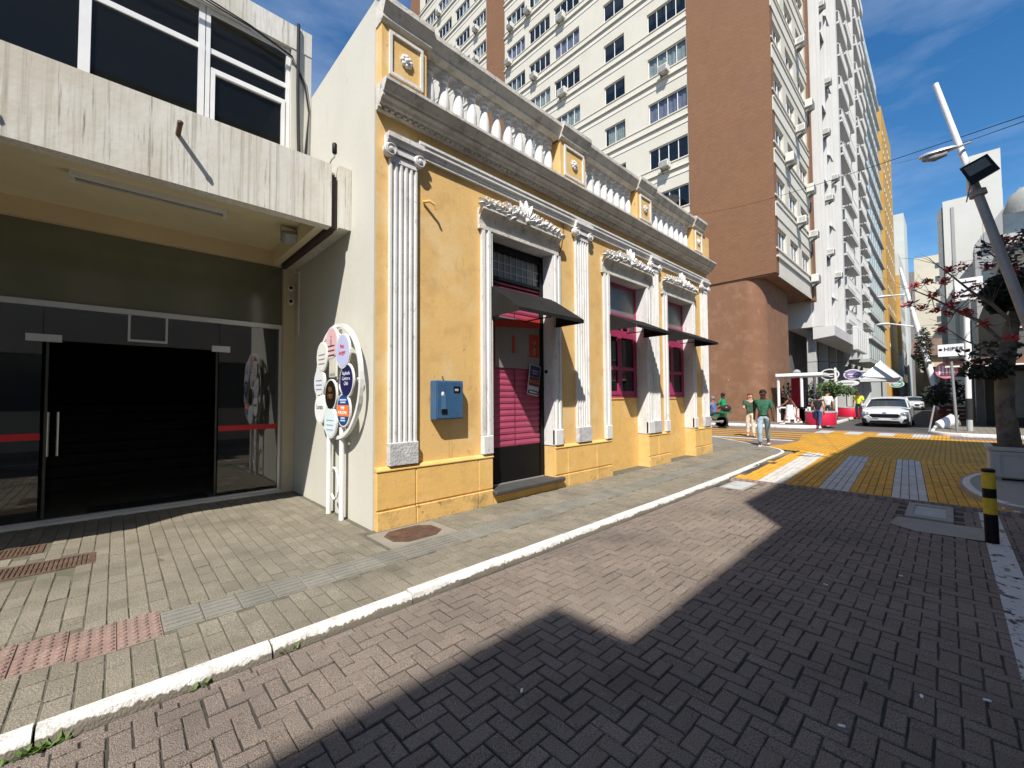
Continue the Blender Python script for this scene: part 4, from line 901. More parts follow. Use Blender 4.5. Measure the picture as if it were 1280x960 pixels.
# y grows to the left in the picture
DS = [(.09, .50, .205, '#d9b3b5', 'i', '#40302c', .2), (-.29, .36, .215, '#b9bfe0', 'Pets\nburger', '#e0404a', .075), (.39, .34, .2, '#dcdcd8', '', '#909090', .05), (-.40, .0, .205, '#1e2050', 'Raphaela\nCentro e\nClub', '#d8d8e8', .062), (.50, 0, .2, '#d8dbe2', '', '#8a93a8', .05),
      (.07, -.17, .2, '#1d1712', 'RA\n1901', '#8a5a30', .09), (-.31, -.36, .205, '#27457f', '', '#ffffff', .06), (.46, -.35, .205, '#e4e6e6', 'Loratu', '#59627a', .09), (.08, -.52, .205, '#d5e2e8', '', '#9fb8c4', .05)]
mt_ink = {}
for k, (dy, dz, r, c, s, ink, sz) in enumerate(DS):
    cy, cz = SY+dy, SZ+dz; xo = SX-.035-.006*(k % 3)
    m = MB(); disc(m, cy, cz, r, xo, xo+.022); d = m.build('disc', m_whitem, t)
    m = MB(); disc(m, cy, cz, r-.018, xo-.003, xo-.0005); d2 = m.build('printed_face', mat('face%d' % k, c, .5, .04, 5), d)
    if s: text(s, sz, mat('ink%d' % k, ink, .5, .02), d, (xo-.006, cy, cz+.02), (R(90), 0, R(-90)), .001)
    if k == 6:
        m = MB(); m.box(xo-.006, xo-.0035, cy-.175, cy+.175, cz-.075, cz+.06); m.build('orange_band', mat('orange_face', '#f07a3c', .5, .03), d); text('MINI\nKALZONE', .055, mat('ink_w', '#ffffff', .5, .02), d, (xo-.009, cy, cz-.005), (R(90), 0, R(-90)), .001)
        m = MB()
        for q, (wq, zq) in enumerate(((.1, .115), (.075, .085), (.06, -.105), (.07, -.135))): m.box(xo-.006, xo-.0035, cy-wq, cy+wq, cz+zq, cz+zq+.018)
        m.build('printed_lines', mat('ink_b', '#bcd6f0', .5, .02), d)
    if k in (2, 4, 8, 0):
        m = MB()
        for q in range(3): m.box(xo-.006, xo-.0035, cy-r*.55, cy+r*.55, cz-.06*q+(.02 if k else -.05), cz-.06*q+(.02 if k else -.05)+.014)
        m.build('printed_lines', mat('lines%d' % k, ink, .5, .02), d)
m = MB(); m.bbox(SX-.03, SX-.008, SY-.08, SY+.18, SZ+.05, SZ+.31, .01); b_ = m.build('plaque', mat('ivory', (.6, .58, .5), .5), t); box('plaque_text', m_grey, b_, SX-.034, SX-.031, SY-.03, SY+.14, SZ+.08, SZ+.105)
# ------------------------------------------------------------------ brown and cream tower
XT, YT = 26.0, 6.27
PITCH = 3.18; SILL0 = 16.90; WH = 1.40
tw = thing('apartment_tower', 'tall cream apartment tower with brown tiled panels and window bands', 'building', (XT, YT, .1))
def in_view(p, mg=70):
    q = pix(p); return q and -mg < q[0] < 1280+mg and -mg < q[1] < 960
cols = [(10.95, 13.6, 4), (15.38, 17.1, 2), (19.34, 21.95, 4), (22.4, 24.85, 4), (25.35, 27.75, 4), (30.75, 32.85, 4), (33.4, 35.9, 4), (36.6, 39.2, 4), (39.8, 42.3, 4)]
WINS = []
holes = []
for ci, (y0, y1, n) in enumerate(cols):
    for k in range(-4, 13):
        z = SILL0+PITCH*k; q = pix((XT, (y0+y1)/2, z+.7))
        if q[1] < -60: continue
        # line of sight over the yellow parapet
        tpar = (YF-.1)/((y0+y1)/2); zpar = CAM.z+(z+1.4-CAM.z)*tpar
        xpar = XT*tpar
        if xpar < 11.9 and zpar < 5.7: continue
        if z < 9: continue
        holes.append((y0, y1, z, z+WH)); WINS.append((y0, y1, z, n, ci, k))
ZTOP = 58
m = MB(); facade(m, 'X', XT, 10.86, 28.0, 8.3, ZTOP, [h for h in holes if h[1] < 28], .22); facade(m, 'X', XT, 30.55, 43.2, 8.3, ZTOP, [h for h in holes if h[0] > 30], .22)
m.face([(XT, 45, ZTOP), (XT, 10.86, ZTOP), (35.2, 10.86, ZTOP), (35.2, 45, ZTOP)])
m.build('wall', m_tower, tw)
box('brown_panel', m_brown, tw, XT-.10, XT+.5, YT, 10.86, 8.3, ZTOP+.4); box('brown_pier', m_brown, tw, XT-.12, XT+.3, 28.0, 30.55, 8.3, ZTOP); box('brown_pier', m_brown, tw, XT-.12, XT+.3, 43.2, 45.2, 8.3, ZTOP)
# ledges: a thin shelf under each window row and a proud strip
for k in range(-3, 13):
    z = SILL0+PITCH*k
    for a, b in ((10.865, 27.995), (30.56, 43.19)):
        if a > 20 and z < 30: continue
        q = pix((XT, (a if a > 20 else a), z)); 
        if q[1] < -200 and a < 20 and pix((XT, b, z))[1] < -60: continue
        m = MB(); m.box(XT-.05, XT-.002, a, b, z-.06, z-.0); m.box(XT-.16, XT-.002, a, b, z-.60, z-.50); m.box(XT-.035, XT-.002, a, b, z-1.02, z-.62); m.build('ledge', m_tband, tw)
box('interior_core', m_dark, tw, XT+1.2, XT+1.3, 10.9, 45, 8.3, ZTOP)
def win_mesh(w, n, h):
    f = MB(); t = .045
    for bx in ((-w/2, w/2, 0, t), (-w/2, w/2, h-t, h), (-w/2, -w/2+t, t, h-t), (w/2-t, w/2, t, h-t)): f.box(-.03, .03, bx[0], bx[1], bx[2], bx[3])
    for k in range(1, n): x = -w/2+w*k/n; f.box(-.03, .03, x-.022, x+.022, t, h-t)
    g = MB()
    g.box(-.004, .004, -w/2+t, w/2-t, t, h-t)
    c = MB(); nn = 26; a, b = -w/2+.03, w/2-.03
    vs = [(.10+.03*math.sin(i*1.9)+.012*math.sin(i*4.1), a+(b-a)*i/nn, z) for z in (.03, h-.03) for i in range(nn+1)]
    c.add(vs, [(i, i+1, nn+2+i, nn+1+i) for i in range(nn)])
    return f.mesh('window', m_whitem), g.mesh('pane', m_wglass), c
WM = {}
CUR = [m_curt, mat('beige_blind', (.5, .44, .34), .9, .1, 3), m_curt2, mat('grey_blind', (.32, .36, .38), .9, .1, 3)]
random.seed(21)
def add_window(parent, key, w, n, h, loc, rz, curtain):
    if key not in WM:
        f, g, c = win_mesh(w, n, h); WM[key] = (f, g, [c.mesh('curtain', cm) for cm in CUR])
    f, g, cs = WM[key]; o = link('window', f, parent, Vector(loc)-ORG[parent.name], (0, 0, rz)); link('pane', g, o)
    if curtain is not None: link('curtain', cs[curtain[0]], o, (0, curtain[2], 0), (0, 0, 0), (1, curtain[1], 1))
for y0, y1, z, n, ci, k in WINS:
    r = random.random(); w_ = y1-y0
    cu = None if r < .22 else (random.choice((0, 0, 1, 2, 3)), 1, 0) if r > .7 else (random.choice((0, 0, 1, 3)), random.uniform(.25, .6), random.choice((-.2, -.1, .1, .2))*w_)
    if ci == 0: cu = {-1: None, 0: None, 1: (2, 1, 0), 2: (0, 1, 0)}.get(k, None)
    if ci == 1: cu = {1: (0, .8, 0)}.get(k, None)
    add_window(tw, ('n', round(w_, 2), n), w_-.01, n, WH-.01, (XT+.14, (y0+y1)/2, z+.005), 0, cu)
# street side of the tower
SW = [(26.45, 28.25), (29.1, 31.1), (31.95, 34.15)]
SP = 2.98; S0 = 9.72; hs = []
for k in range(0, 15): hs += [(a, b, S0+SP*k, S0+SP*k+1.25) for a, b in SW]
m = MB(); facade(m, 'Y', YT, XT+.5, 34.5, 8.3, ZTOP, hs, .25); m.build('street_wall', m_tower, tw)
for k in range(0, 16):
    z = S0+SP*k; m = MB(); m.box(XT+.01, 34.5, YT-.06, YT-.002, z-.09, z); m.box(XT+.01, 34.5, YT-.10, YT-.002, z-.55, z-.45)
    if k > 0: m.box(XT+.01, 34.5, YT-.05, YT-.002, z-1.25, z-.56)
    m.build('ledge', m_tband, tw)
box('interior_core', m_dark, tw, XT+1.3, 34.4, YT+1.0, YT+1.1, 8.3, ZTOP); box('brown_pier', m_brown, tw, 34.5, 35.3, YT-.12, YT+.4, 8.1, ZTOP)
m = MB(); m.box(35.2, 35.29, YT+.4, 20, 8.3, ZTOP); m.build('end_wall', m_tower, tw)
for a, b, z0, z1 in hs:
    r = random.random(); w_ = b-a
    q = pix(((a+b)/2, YT, z0))
    if q[1] < -90: continue
    cu = None if r < .25 else (0, .55, random.choice((-.2, .2))*w_) if r < .8 else (0, 1, 0)
    add_window(tw, ('s', round(w_, 2)), w_-.01, 3, 1.24, ((a+b)/2, YT+.15, z0+.005), R(90), cu)
# overhang and rounded ground floor
box('soffit', m_brown2, tw, XT-.05, 35.2, YT+.05, 12, 8.22, 8.298)
box('overhang_edge', m_tower, tw, XT+.51, 34.5, YT+.002, YT+.049, 8.18, 8.299)
pts = [(XT-.02, 45)]; r_ = .95; yw = 6.98
pts += [(XT-.02+r_-r_*math.cos(R(a)), yw+r_-r_*math.sin(R(a))) for a in range(0, 91, 6)] + [(31.2, yw), (31.2, 9.6), (35.2, 9.6), (35.2, 45)]
m = MB(); m.prism(pts, 'Z', .09, 8.22); m.build('ground_floor', m_brown2, tw, smooth='auto')
# AC units: one prototype, many copies
def make_ac(style):
    s = (.8, .42, .52) if style else (.62, .5, .42)
    t = thing('air_conditioner', 'boxy air conditioner', 'air conditioner', (0, 0, 0)); w, d, h = s; ORG[t.name] = Vector((0, 0, 0))
    m = MB(); m.bbox(-d, 0, -w/2, w/2, 0, h, .02); m.build('casing', m_ac, t)
    m = MB()
    if style:
        for k in range(5): m.box(-d-.012, -d-.001, -w/2+.05, w/2-.05, .06+k*.085, .09+k*.085)
        m.build('front_grille', m_grey, t)
        m = MB(); m.lathe([(.17, 0), (.17, .01), (.15, .012), (.0, .012)], 20, Matrix.Translation((-d-.004, -.12, h/2)) @ Matrix.Rotation(R(-90), 4, 'Y')); m.build('fan_ring', m_steel, t)
    else:
        for k in range(6): m.box(-d-.01, -d-.001, -w/2+.04, w/2-.04, .05+k*.056, .075+k*.056)
        m.build('front_grille', m_grey, t); m = MB()
        for k in range(5): m.box(-d+.06+k*.07, -d+.1+k*.07, w/2+.001, w/2+.008, .08, h-.08)
        m.build('side_louvres', m_grey, t)
    for y in (-w*.35, w*.35): m = MB(); m.box(-d, 0, y-.02, y+.02, -.045, -.002); m.prism([(-d*.8, -.045), (-.03, -.045), (-.03, -.3)], 'Y', y-.012, y+.012); m.build('bracket', m_steel, t)
    return t
ac0, ac1 = make_ac(0), make_ac(1); used = {0: 0, 1: 0}
def put_ac(style, loc, rz, label, group):
    src = (ac0, ac1)[style]
    if used[style]: o = copy_tree(src)
    else: o = src; used[style] = 1
    o.location = loc; o.rotation_euler.z = rz; o['label'] = label; o['group'] = group
GA = 'air conditioners on the window side of the cream tower'; GB = 'air conditioners on the street side of the cream tower'
def snap(z, s0, p): return s0 + p*round((z-s0)/p)
for (y, z, st) in ((26.9, 36.3, 0), (27.2, 32.9, 0), (24.0, 29.6, 0), (24.7, 36.3, 0), (32.0, 39.7, 0), (35.3, 39.5, 0), (32, 36.1, 0), (23.8, 26.6, 0), (38.7, 45.9, 0), (21.0, 33.2, 1), (20.9, 26.4, 1), (12.3, 23.2, 0), (12.35, 16.7, 0), (12.0, 13.4, 0)):
    z = snap(z, SILL0, PITCH)-.42
    if y > 30: lab = 'window air conditioner on the cream tower beyond the second brown strip'
    elif st: lab = 'large louvred air conditioner on the cream window wall of the tower'
    elif y < 14: lab = 'small air conditioner under the windows beside the wide brown panel'
    else: lab = 'small air conditioner under the windows beside the narrow brown strip'
    put_ac(st, (XT-.09, y, z), 0, lab, GA)
for (x, z, st) in ((28.4, 15.8, 1), (31.0, 19.0, 0), (33.9, 21.4, 1), (33.6, 15.9, 1), (30.6, 12.9, 0), (33.8, 12.9, 0), (34.2, 9.7, 1), (31.5, 24.6, 0)):
    z = snap(z, S0, SP)-.5; put_ac(st, (x, YT-.1, z), R(90), 'large air conditioner on the street side of the cream tower' if st else 'small air conditioner on the street side of the cream tower', GB)
# dish on the low corner window
t = thing('satellite_dish', 'dark dish aerial at a low tower window above the yellow parapet', 'dish', (XT-.3, 11.9, 13.7)); Md = Matrix.Translation((XT-.45, 11.9, 14.05)) @ Matrix.Rotation(R(-60), 4, 'Y') @ Matrix.Rotation(R(20), 4, 'X')
m = MB(); m.lathe([(.02, 0), (.2, .02), (.38, .08), (.5, .15), (.49, .16), (.37, .10), (.2, .04), (.0, .02)], 20, Md); m.build('reflector', m_rub, t, smooth='auto'); m = MB(); m.tube([(XT-.1, 11.9, 13.7), (XT-.45, 11.9, 14.05)], .03, 6); m.tube([Md @ Vector((.48, 0, .12)), Md @ Vector((.1, 0, .5))], .015, 6); m.build('arm', m_steel, t)

# ------------------------------------------------------------------ white balcony tower
YW = 6.5; wt = thing('balcony_tower', 'white ribbed residential tower with stacked balconies along the street', 'building', (36, YW, .1)); ZW = 52
m = MB(); m.box(35.4, 62.5, YW, 24, 6.4, ZW); m.build('wall', m_twhite, wt)
for k in range(13):
    x = 35.6+k*.47; m = MB(); m.box(x, x+.11, YW-.42 if k % 3 else YW-.7, YW-.002, 6.42, ZW); m.build('rib', m_twhite, wt)
for bay in range(2):
    x0 = 42.2+bay*9.8
    m = MB(); m.box(x0-.35, x0+.25, YW-1.0, YW-.003, 6.42, ZW); m.build('fin', m_twhite, wt)
FP = 2.78
for k in range(16):
    z = 7.6+FP*k
    if k % 2 == 0 or True:      # slanted hood windows in the ribbed part
        m = MB(); x = 37.2 if k % 2 else 39.6; m.prism([(x, z+.3), (x+1.2, z+.3), (x+1.2, z+1.7), (x, z+1.7)], 'Y', YW-.30, YW-.012); h_ = m.build('window', m_dglass if False else mat('tower_glass', (.08, .1, .11), .15, .2, 2, spec=.7), wt)
        m = MB(); m.prism([(YW-.32, z+1.7), (YW-.75, z+1.35), (YW-.75, z+1.42), (YW-.32, z+1.8)], 'X', x-.1, x+1.3); m.build('hood', m_twhite, h_)
    for bay, (x0, x1) in enumerate(((42.6, 51.4), (52.4, 61.2))):
        zz = z + (.0 if bay == 0 else 1.2)
        dk = MB(); dk.box(x0, x1, YW-.012, YW-.004, zz+.1, zz+2.2); op = dk.build('window', MATS['tower_glass'], wt)
        for half in range(2):
            a = x0+.15+half*4.4; b = a+4.0; pr = 1.15 if half == 0 else 1.0
            m = MB(); m.box(a, b, YW-pr, YW-.02, zz-.16, zz); bl = m.build('balcony', m_twhite, wt)
            m = MB(); m.box(a, b, YW-pr, YW-pr+.06, zz+.88, zz+.96); m.box(a, b, YW-pr, YW-pr+.05, zz+.08, zz+.16); 
            m.box(a, a+.06, YW-pr, YW-.02, zz+.88, zz+.96)
            for q in range(11): xx = a+.02+q*.39; m.box(xx, xx+.08, YW-pr, YW-pr+.05, zz, zz+.9)
            for q in range(3): yy = YW-pr+.2+q*.3; m.box(a, a+.05, yy, yy+.07, zz, zz+.9)
            m.build('railing', m_twhite, bl)
            m = MB(); m.box(a+.9, a+1.15, YW-.5, YW-.02, zz, zz+FP-.2) ; m.build('partition', m_twhite, bl)
# podium canopy
m = MB(); m.prism([(YW-.02, 6.4), (YW-1.25, 6.4), (YW-1.25, 5.7), (YW-.02, 5.55)], 'X', 35.6, 50.5); m.build('podium_canopy', m_twhite, wt)
for k in range(5):
    x = 43.2+k*1.2; m = MB(); m.bbox(x, x+.5, YW-1.6, YW-1.24, 5.25, 7.2, .05); m.build('canopy_fin', m_twhite, wt)
m = MB(); m.box(50.5, 62.4, YW-1.6, YW-.02, 4.7, 5.0); m.build('podium_slab', m_conc2, wt)
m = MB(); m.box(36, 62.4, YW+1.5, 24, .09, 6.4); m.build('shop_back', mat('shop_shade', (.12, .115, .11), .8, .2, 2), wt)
for k in range(7):
    x = 36.2+k*3.9; m = MB(); m.bbox(x, x+.45, YW-.05, YW+.5, .09, 6.38, .03); m.build('column', m_conc2, wt)
for k in range(9): x = 50+k*1.1; box('shopfront_panel', m_twhite, wt, x, x+.5, YW+.02, YW+.1, .1, 3.3)
GW = 'air conditioners on the white balcony tower'
for (x, z) in ((38.2, 12.0), (38.6, 16.2), (41.3, 10.9), (38.0, 21.0), (39.2, 25.5), (37.6, 30.5), (41.2, 18.7)):
    put_ac(0, (x, YW-.51, z), R(90), 'small air conditioner on the ribbed face of the white balcony tower', GW)

# ------------------------------------------------------------------ buildings further along
def block(name, label, x0, x1, y0, y1, z1, mt, loc=None):
    t = thing(name, label, 'building', ((x0+x1)/2, y0, 0)); m = MB(); m.box(x0, x1, y0, y1, -.05, z1); m.build('wall', mt, t); return t
def win_grid(t, face, c, us, zs, w, h, mt, frame=None):
    m0 = MB()
    if face in ('-Y', '+Y'): m0.box(-w/2, w/2, -.03, .03, 0, h)
    else: m0.box(-.03, .03, -w/2, w/2, 0, h)
    me = m0.mesh('window', mt)
    for u in us:
        for z in zs:
            p = (u, c, z) if face[1] == 'Y' else (c, u, z); q = pix(p)
            if q and q[0] < 1330 and q[1] > -60: link('window', me, t, Vector(p)-ORG[t.name])
tg_ = MATS['tower_glass']
m_pgreen = mat('pale_green_glass', (.42, .5, .49), .3, .12, .7, spec=.6)
b3 = block('office_block', 'pale green glazed office block beyond the white balcony tower', 63, 82, 6.2, 24, 48, mat('pale_mint', (.55, .59, .57), .7, .06, .5))
win_grid(b3, '-Y', 6.18, [64.5+2.2*k for k in range(8)], [6+3*k for k in range(14)], 1.5, 1.7, m_pgreen)
for k in range(14): box('ledge', m_twhite, b3, 63, 82, 5.9, 6.19, 5.2+3*k, 5.45+3*k)
m_ochre = mat('ochre_tile', (.47, .28, .07), .75, .1, .6)
b4 = block('ochre_tower', 'ochre tower with rows of small white dots', 84, 100, 5.9, 22, 46, m_ochre)
win_grid(b4, '-Y', 5.88, [85.5+2.4*k for k in range(6)], [9+3*k for k in range(12)], .55, .55, m_twhite)
b5 = block('narrow_building', 'low grey building with ochre side wall next to the ochre tower', 100.5, 112, 5.4, 20, 27, mat('grey_render', (.5, .52, .5), .85, .08, .5))
box('ochre_side', m_ochre, b5, 100.2, 100.48, 5.4, 7.4, 9, 23); win_grid(b5, '-Y', 5.38, [103, 106, 109], [4+3*k for k in range(7)], 1.4, 1.5, tg_)
b6 = block('pale_tower', 'plain pale concrete tower at the end of the left row', 116, 126, 5.3, 14, 39, mat('pale_grey', (.52, .55, .53), .85, .06, .4))
for k in range(3): box('joint_strip', m_grey, b6, 115.94, 115.99, 7+k*1.6, 7.06+k*1.6, 10, 39)
# low houses closing the street
m_rooft = mat('clay_roof', (.13, .085, .065), .9, .25, 1.5)
h1 = block('old_house', 'low cream house with brown tiled roof closing the street', 104, 116, -8, 4.0, 8.6, mat('house_cream', (.5, .42, .28), .85, .1, .6))
m = MB(); m.prism([(103.2, 8.6), (116.8, 8.6), (110, 12.2)], 'Y', -8.6, 4.5); m.build('roof', m_rooft, h1)
for y in (-6, -3.4, -.8, 2.2):
    m = MB(); m.box(103.9, 103.99, y-.55, y+.55, 5.6, 7.3); w_ = m.build('window', m_whitem, h1); box('pane', tg_, w_, 103.86, 103.9, y-.4, y+.4, 5.75, 7.15)
h2 = block('old_house', 'dark-fronted house with small windows below the tiled roof', 92, 103, -10, 2.6, 6.0, mat('house_dun', (.26, .22, .17), .85, .15, .6))
m = MB(); m.prism([(91.4, 5.9), (103.4, 5.9), (103.4, 6.6)], 'Y', -10.3, 3.0); m.build('roof', m_rooft, h2)
for y in (-4, -1.6, 1.2):
    m = MB(); m.box(91.9, 91.99, y-.5, y+.5, 3.4, 5.0); w_ = m.build('window', mat('wood_frame', (.1, .07, .05), .7), h2); box('pane', tg_, w_, 91.86, 91.9, y-.38, y+.38, 3.5, 4.9)
box('shop_shutter', mat('grey_shutter', (.12, .12, .125), .6), h2, 91.9, 91.99, -6, 2.2, .1, 2.6)
b7 = block('beige_tower', 'beige tower rising behind the tiled roof', 132, 144, -2.2, 4.6, 33, mat('beige_render', (.56, .52, .42), .85, .06, .4)); win_grid(b7, '-X', 131.97, [-1.2, .8], [6+3*k for k in range(9)], .9, 1.2, tg_)
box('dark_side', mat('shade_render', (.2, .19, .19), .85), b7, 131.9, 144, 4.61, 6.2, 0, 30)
b8 = block('grey_block', 'grey block with stacked windows behind the leaning lamp pole', 124, 134, -9, -2.3, 24, mat('slate_render', (.36, .37, .39), .85, .1, .4)); win_grid(b8, '-X', 123.97, [-8, -6, -4.2, -3], [5+2.6*k for k in range(7)], 1.1, 1.4, m_twhite)
# white slab building on the right
b9 = thing('white_building', 'large blank white building with a stepped roof', 'building', (78, -3, 0))
m_blank = mat('blank_white', (.52, .52, .5), .85, .04, .3, 0, 10, dirt=(.55, .54, .5), dirt_amt=.4, dscale=.5, dstretch=(1, 1, .3))
yA, yB, yC = at(1180, 300, 'X', 78).y, at(1213, 250, 'X', 78).y, at(1256, 300, 'X', 78).y
zA, zB = at(1180, 252, 'X', 78).z, at(1230, 205, 'X', 78).z
m = MB(); m.box(78, 92, yC, yA, 0, zA); m.build('wall', m_blank, b9); m = MB(); m.box(78.05, 88, yC+.02, yB, zA, zB+1.5); m.build('roof_house', m_blank, b9)
box('vent_strip', m_grey, b9, 77.9, 77.99, yA-1.0, yA-.7, 4, zA-1); box('red_trim', m_redf, b9, 77.93, 77.99, yB-.4, yB, zA, zA+.8)
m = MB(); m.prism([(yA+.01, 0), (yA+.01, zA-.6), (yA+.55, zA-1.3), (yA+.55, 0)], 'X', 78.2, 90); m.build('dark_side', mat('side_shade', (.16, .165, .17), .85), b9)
yD = at(1222, 400, 'X', 72).y
b10 = thing('grey_building', 'grey slab building standing before the blank white one', 'building', (72, yD, 0)); m = MB(); m.box(72, 76.5, -14, yD, 0, 19); m.build('wall', mat('grey_slab', (.3, .3, .31), .85, .08, .4), b10); m = MB(); m.prism([(yD-5.5, 19), (yD, 19), (yD-3.5, 24.5), (yD-5.5, 24.5)], 'X', 72, 76.4); m.build('roof_ramp', MATS['grey_slab'], b10)
win_grid(b10, '-X', 71.97, [yD-1-1.6*k for k in range(6)], [6+2.9*k for k in range(5)], 1.0, 1.3, tg_)
b11 = thing('terraced_highrise', 'grey high-rise with banded balconies and a rounded roof room', 'building', (56, -10, 0)); yE = at(1253, 330, 'X', 56).y
m = MB(); m.box(56, 68, -24, yE, 0, 15.6); m.build('wall', mat('highrise_shade_grey', (.26, .265, .28), .8, .08, .4), b11)  # wall grey darkened to stand for the shade on this building
for k in range(5): 
    m = MB(); m.box(55.2, 56, -24, yE+.1, 2.4+3*k, 3.4+3*k); m.build('balcony', m_conc2, b11); box('window_band', tg_, b11, 55.95, 55.99, -23.5, yE-.2, 3.4+3*k, 5.3+3*k)
m = MB(); m.lathe([(2.6, 15.6), (2.6, 18.2), (2.2, 19.5), (1.2, 20.2), (0, 20.4)], 28, c=(58.6, yE-2.9, 0)); m.build('roof_room', m_conc2, b11, smooth='auto')
for y in (yE-2.2, yE-3.9): box('roof_window', tg_, b11, 55.95, 56.6, y-.5, y+.5, 16.6, 17.8)
# shaded canopy shop at the far right corner
cs = thing('corner_shop', 'shaded corner shop with brown canopy and dark open front', 'building', (27, -1.0, .09))
m_brc = mat('brown_canopy', (.17, .085, .055), .7, .2, 3)
m = MB(); m.box(30, 55, -14, -2.0, .08, 8.2); m.build('wall', mat('shaded_shop_wall', (.10, .095, .085), .85, .12, .6), cs)  # wall colour darkened to stand for the canopy's shade
box('shop_shade_panel', m_dark, cs, 29.6, 29.85, -13, -1.2, .09, 3.3)  # dark sheet that paints the shade under the canopy
m = MB(); m.prism([(-9, 3.35), (.05, 2.85), (.05, 3.02), (-9, 3.5)], 'X', 26.5, 44); m.build('canopy', m_brc, cs)
m = MB(); m.box(26.4, 26.49, -9, .05, 2.80, 3.12); m.build('canopy_fascia', m_brc, cs)
box('canopy_trim', m_whitem, cs, 26.33, 26.39, -9, .07, 2.74, 2.80)
for k in range(6): y = -.9-k*1.6; box('shop_pillar', mat('pillar_shade', (.06, .06, .06), .7), cs, 29.3, 29.5, y-.25, y, .09, 3.2)  # pillar colour likewise darkened for the canopy shade
for k in range(5): y = -1.6-k*1.6; box('shop_window', tg_, cs, 29.52, 29.58, y-1.0, y, .5, 2.6)
for k in range(4): m = MB(); m.box(29.9, 29.98, -3.4-k*2.2, -2.2-k*2.2, 4.6, 6.4); w_ = m.build('window', m_whitem, cs); box('pane', tg_, w_, 29.86, 29.9, -3.3-k*2.2, -2.3-k*2.2, 4.7, 6.3)
# houses opposite, behind the camera: they throw the shade on the road
oh = thing('opposite_building', 'grey building across the road whose roof steps down in the middle', 'building', (0, -3.3, 0))
m_opp = mat('opposite_render', (.58, .52, .43), .85, .08, .6)
H1, H2, H3 = 11.17, 9.88, 11.33
hh = [(-13+2.6*k, -11.6+2.6*k, 1.2+3.3*q, 2.9+3.3*q) for k in range(10) for q in range(3)]
m = MB(); facade(m, 'Y', -3.3, -16, 13.0, 0, H2, hh, -.25)
for x0, x1, h in ((-16, -5.1, H1), (-.85, 13.0, H3)): m.box(x0, x1, -12, -3.3, H2, h)
m.box(-16, 13, -12, -3.6, H2-.2, H2-.001); m.face([(13, -3.3, 0), (13, -12, 0), (13, -12, H2), (13, -3.3, H2)]); m.face([(-16, -3.3, 0), (-16, -12, 0), (-16, -12, H2), (-16, -3.3, H2)])
m.build('wall', m_opp, oh)
for a, b, z0, z1 in hh: box('window', tg_, oh, a, b, -3.5, -3.46, z0, z1)
# ------------------------------------------------------------------ people
def skin_mesh(name, V, Ed, Rd, mt, root=0, sub=2):
    me = bpy.data.meshes.new(name); me.from_pydata([tuple(v) for v in V], Ed, []); o = bpy.data.objects.new('tmp', me); COL.objects.link(o)
    s = o.modifiers.new('s', 'SKIN'); s.use_smooth_shade = True; u = o.modifiers.new('u', 'SUBSURF'); u.levels = sub; u.render_levels = sub
    for i, r in enumerate(Rd): d = me.skin_vertices[0].data[i]; d.radius = r if isinstance(r, tuple) else (r, r); d.use_root = (i == root)
    out = bpy.data.meshes.new_from_object(o.evaluated_get(bpy.context.evaluated_depsgraph_get())); bpy.data.objects.remove(o); out.materials.clear(); out.materials.append(mt); out.name = name
    out.polygons.foreach_set('use_smooth', [True]*len(out.polygons)); return out
def rotv(v, ax, a): return Matrix.Rotation(a, 3, ax) @ Vector(v)
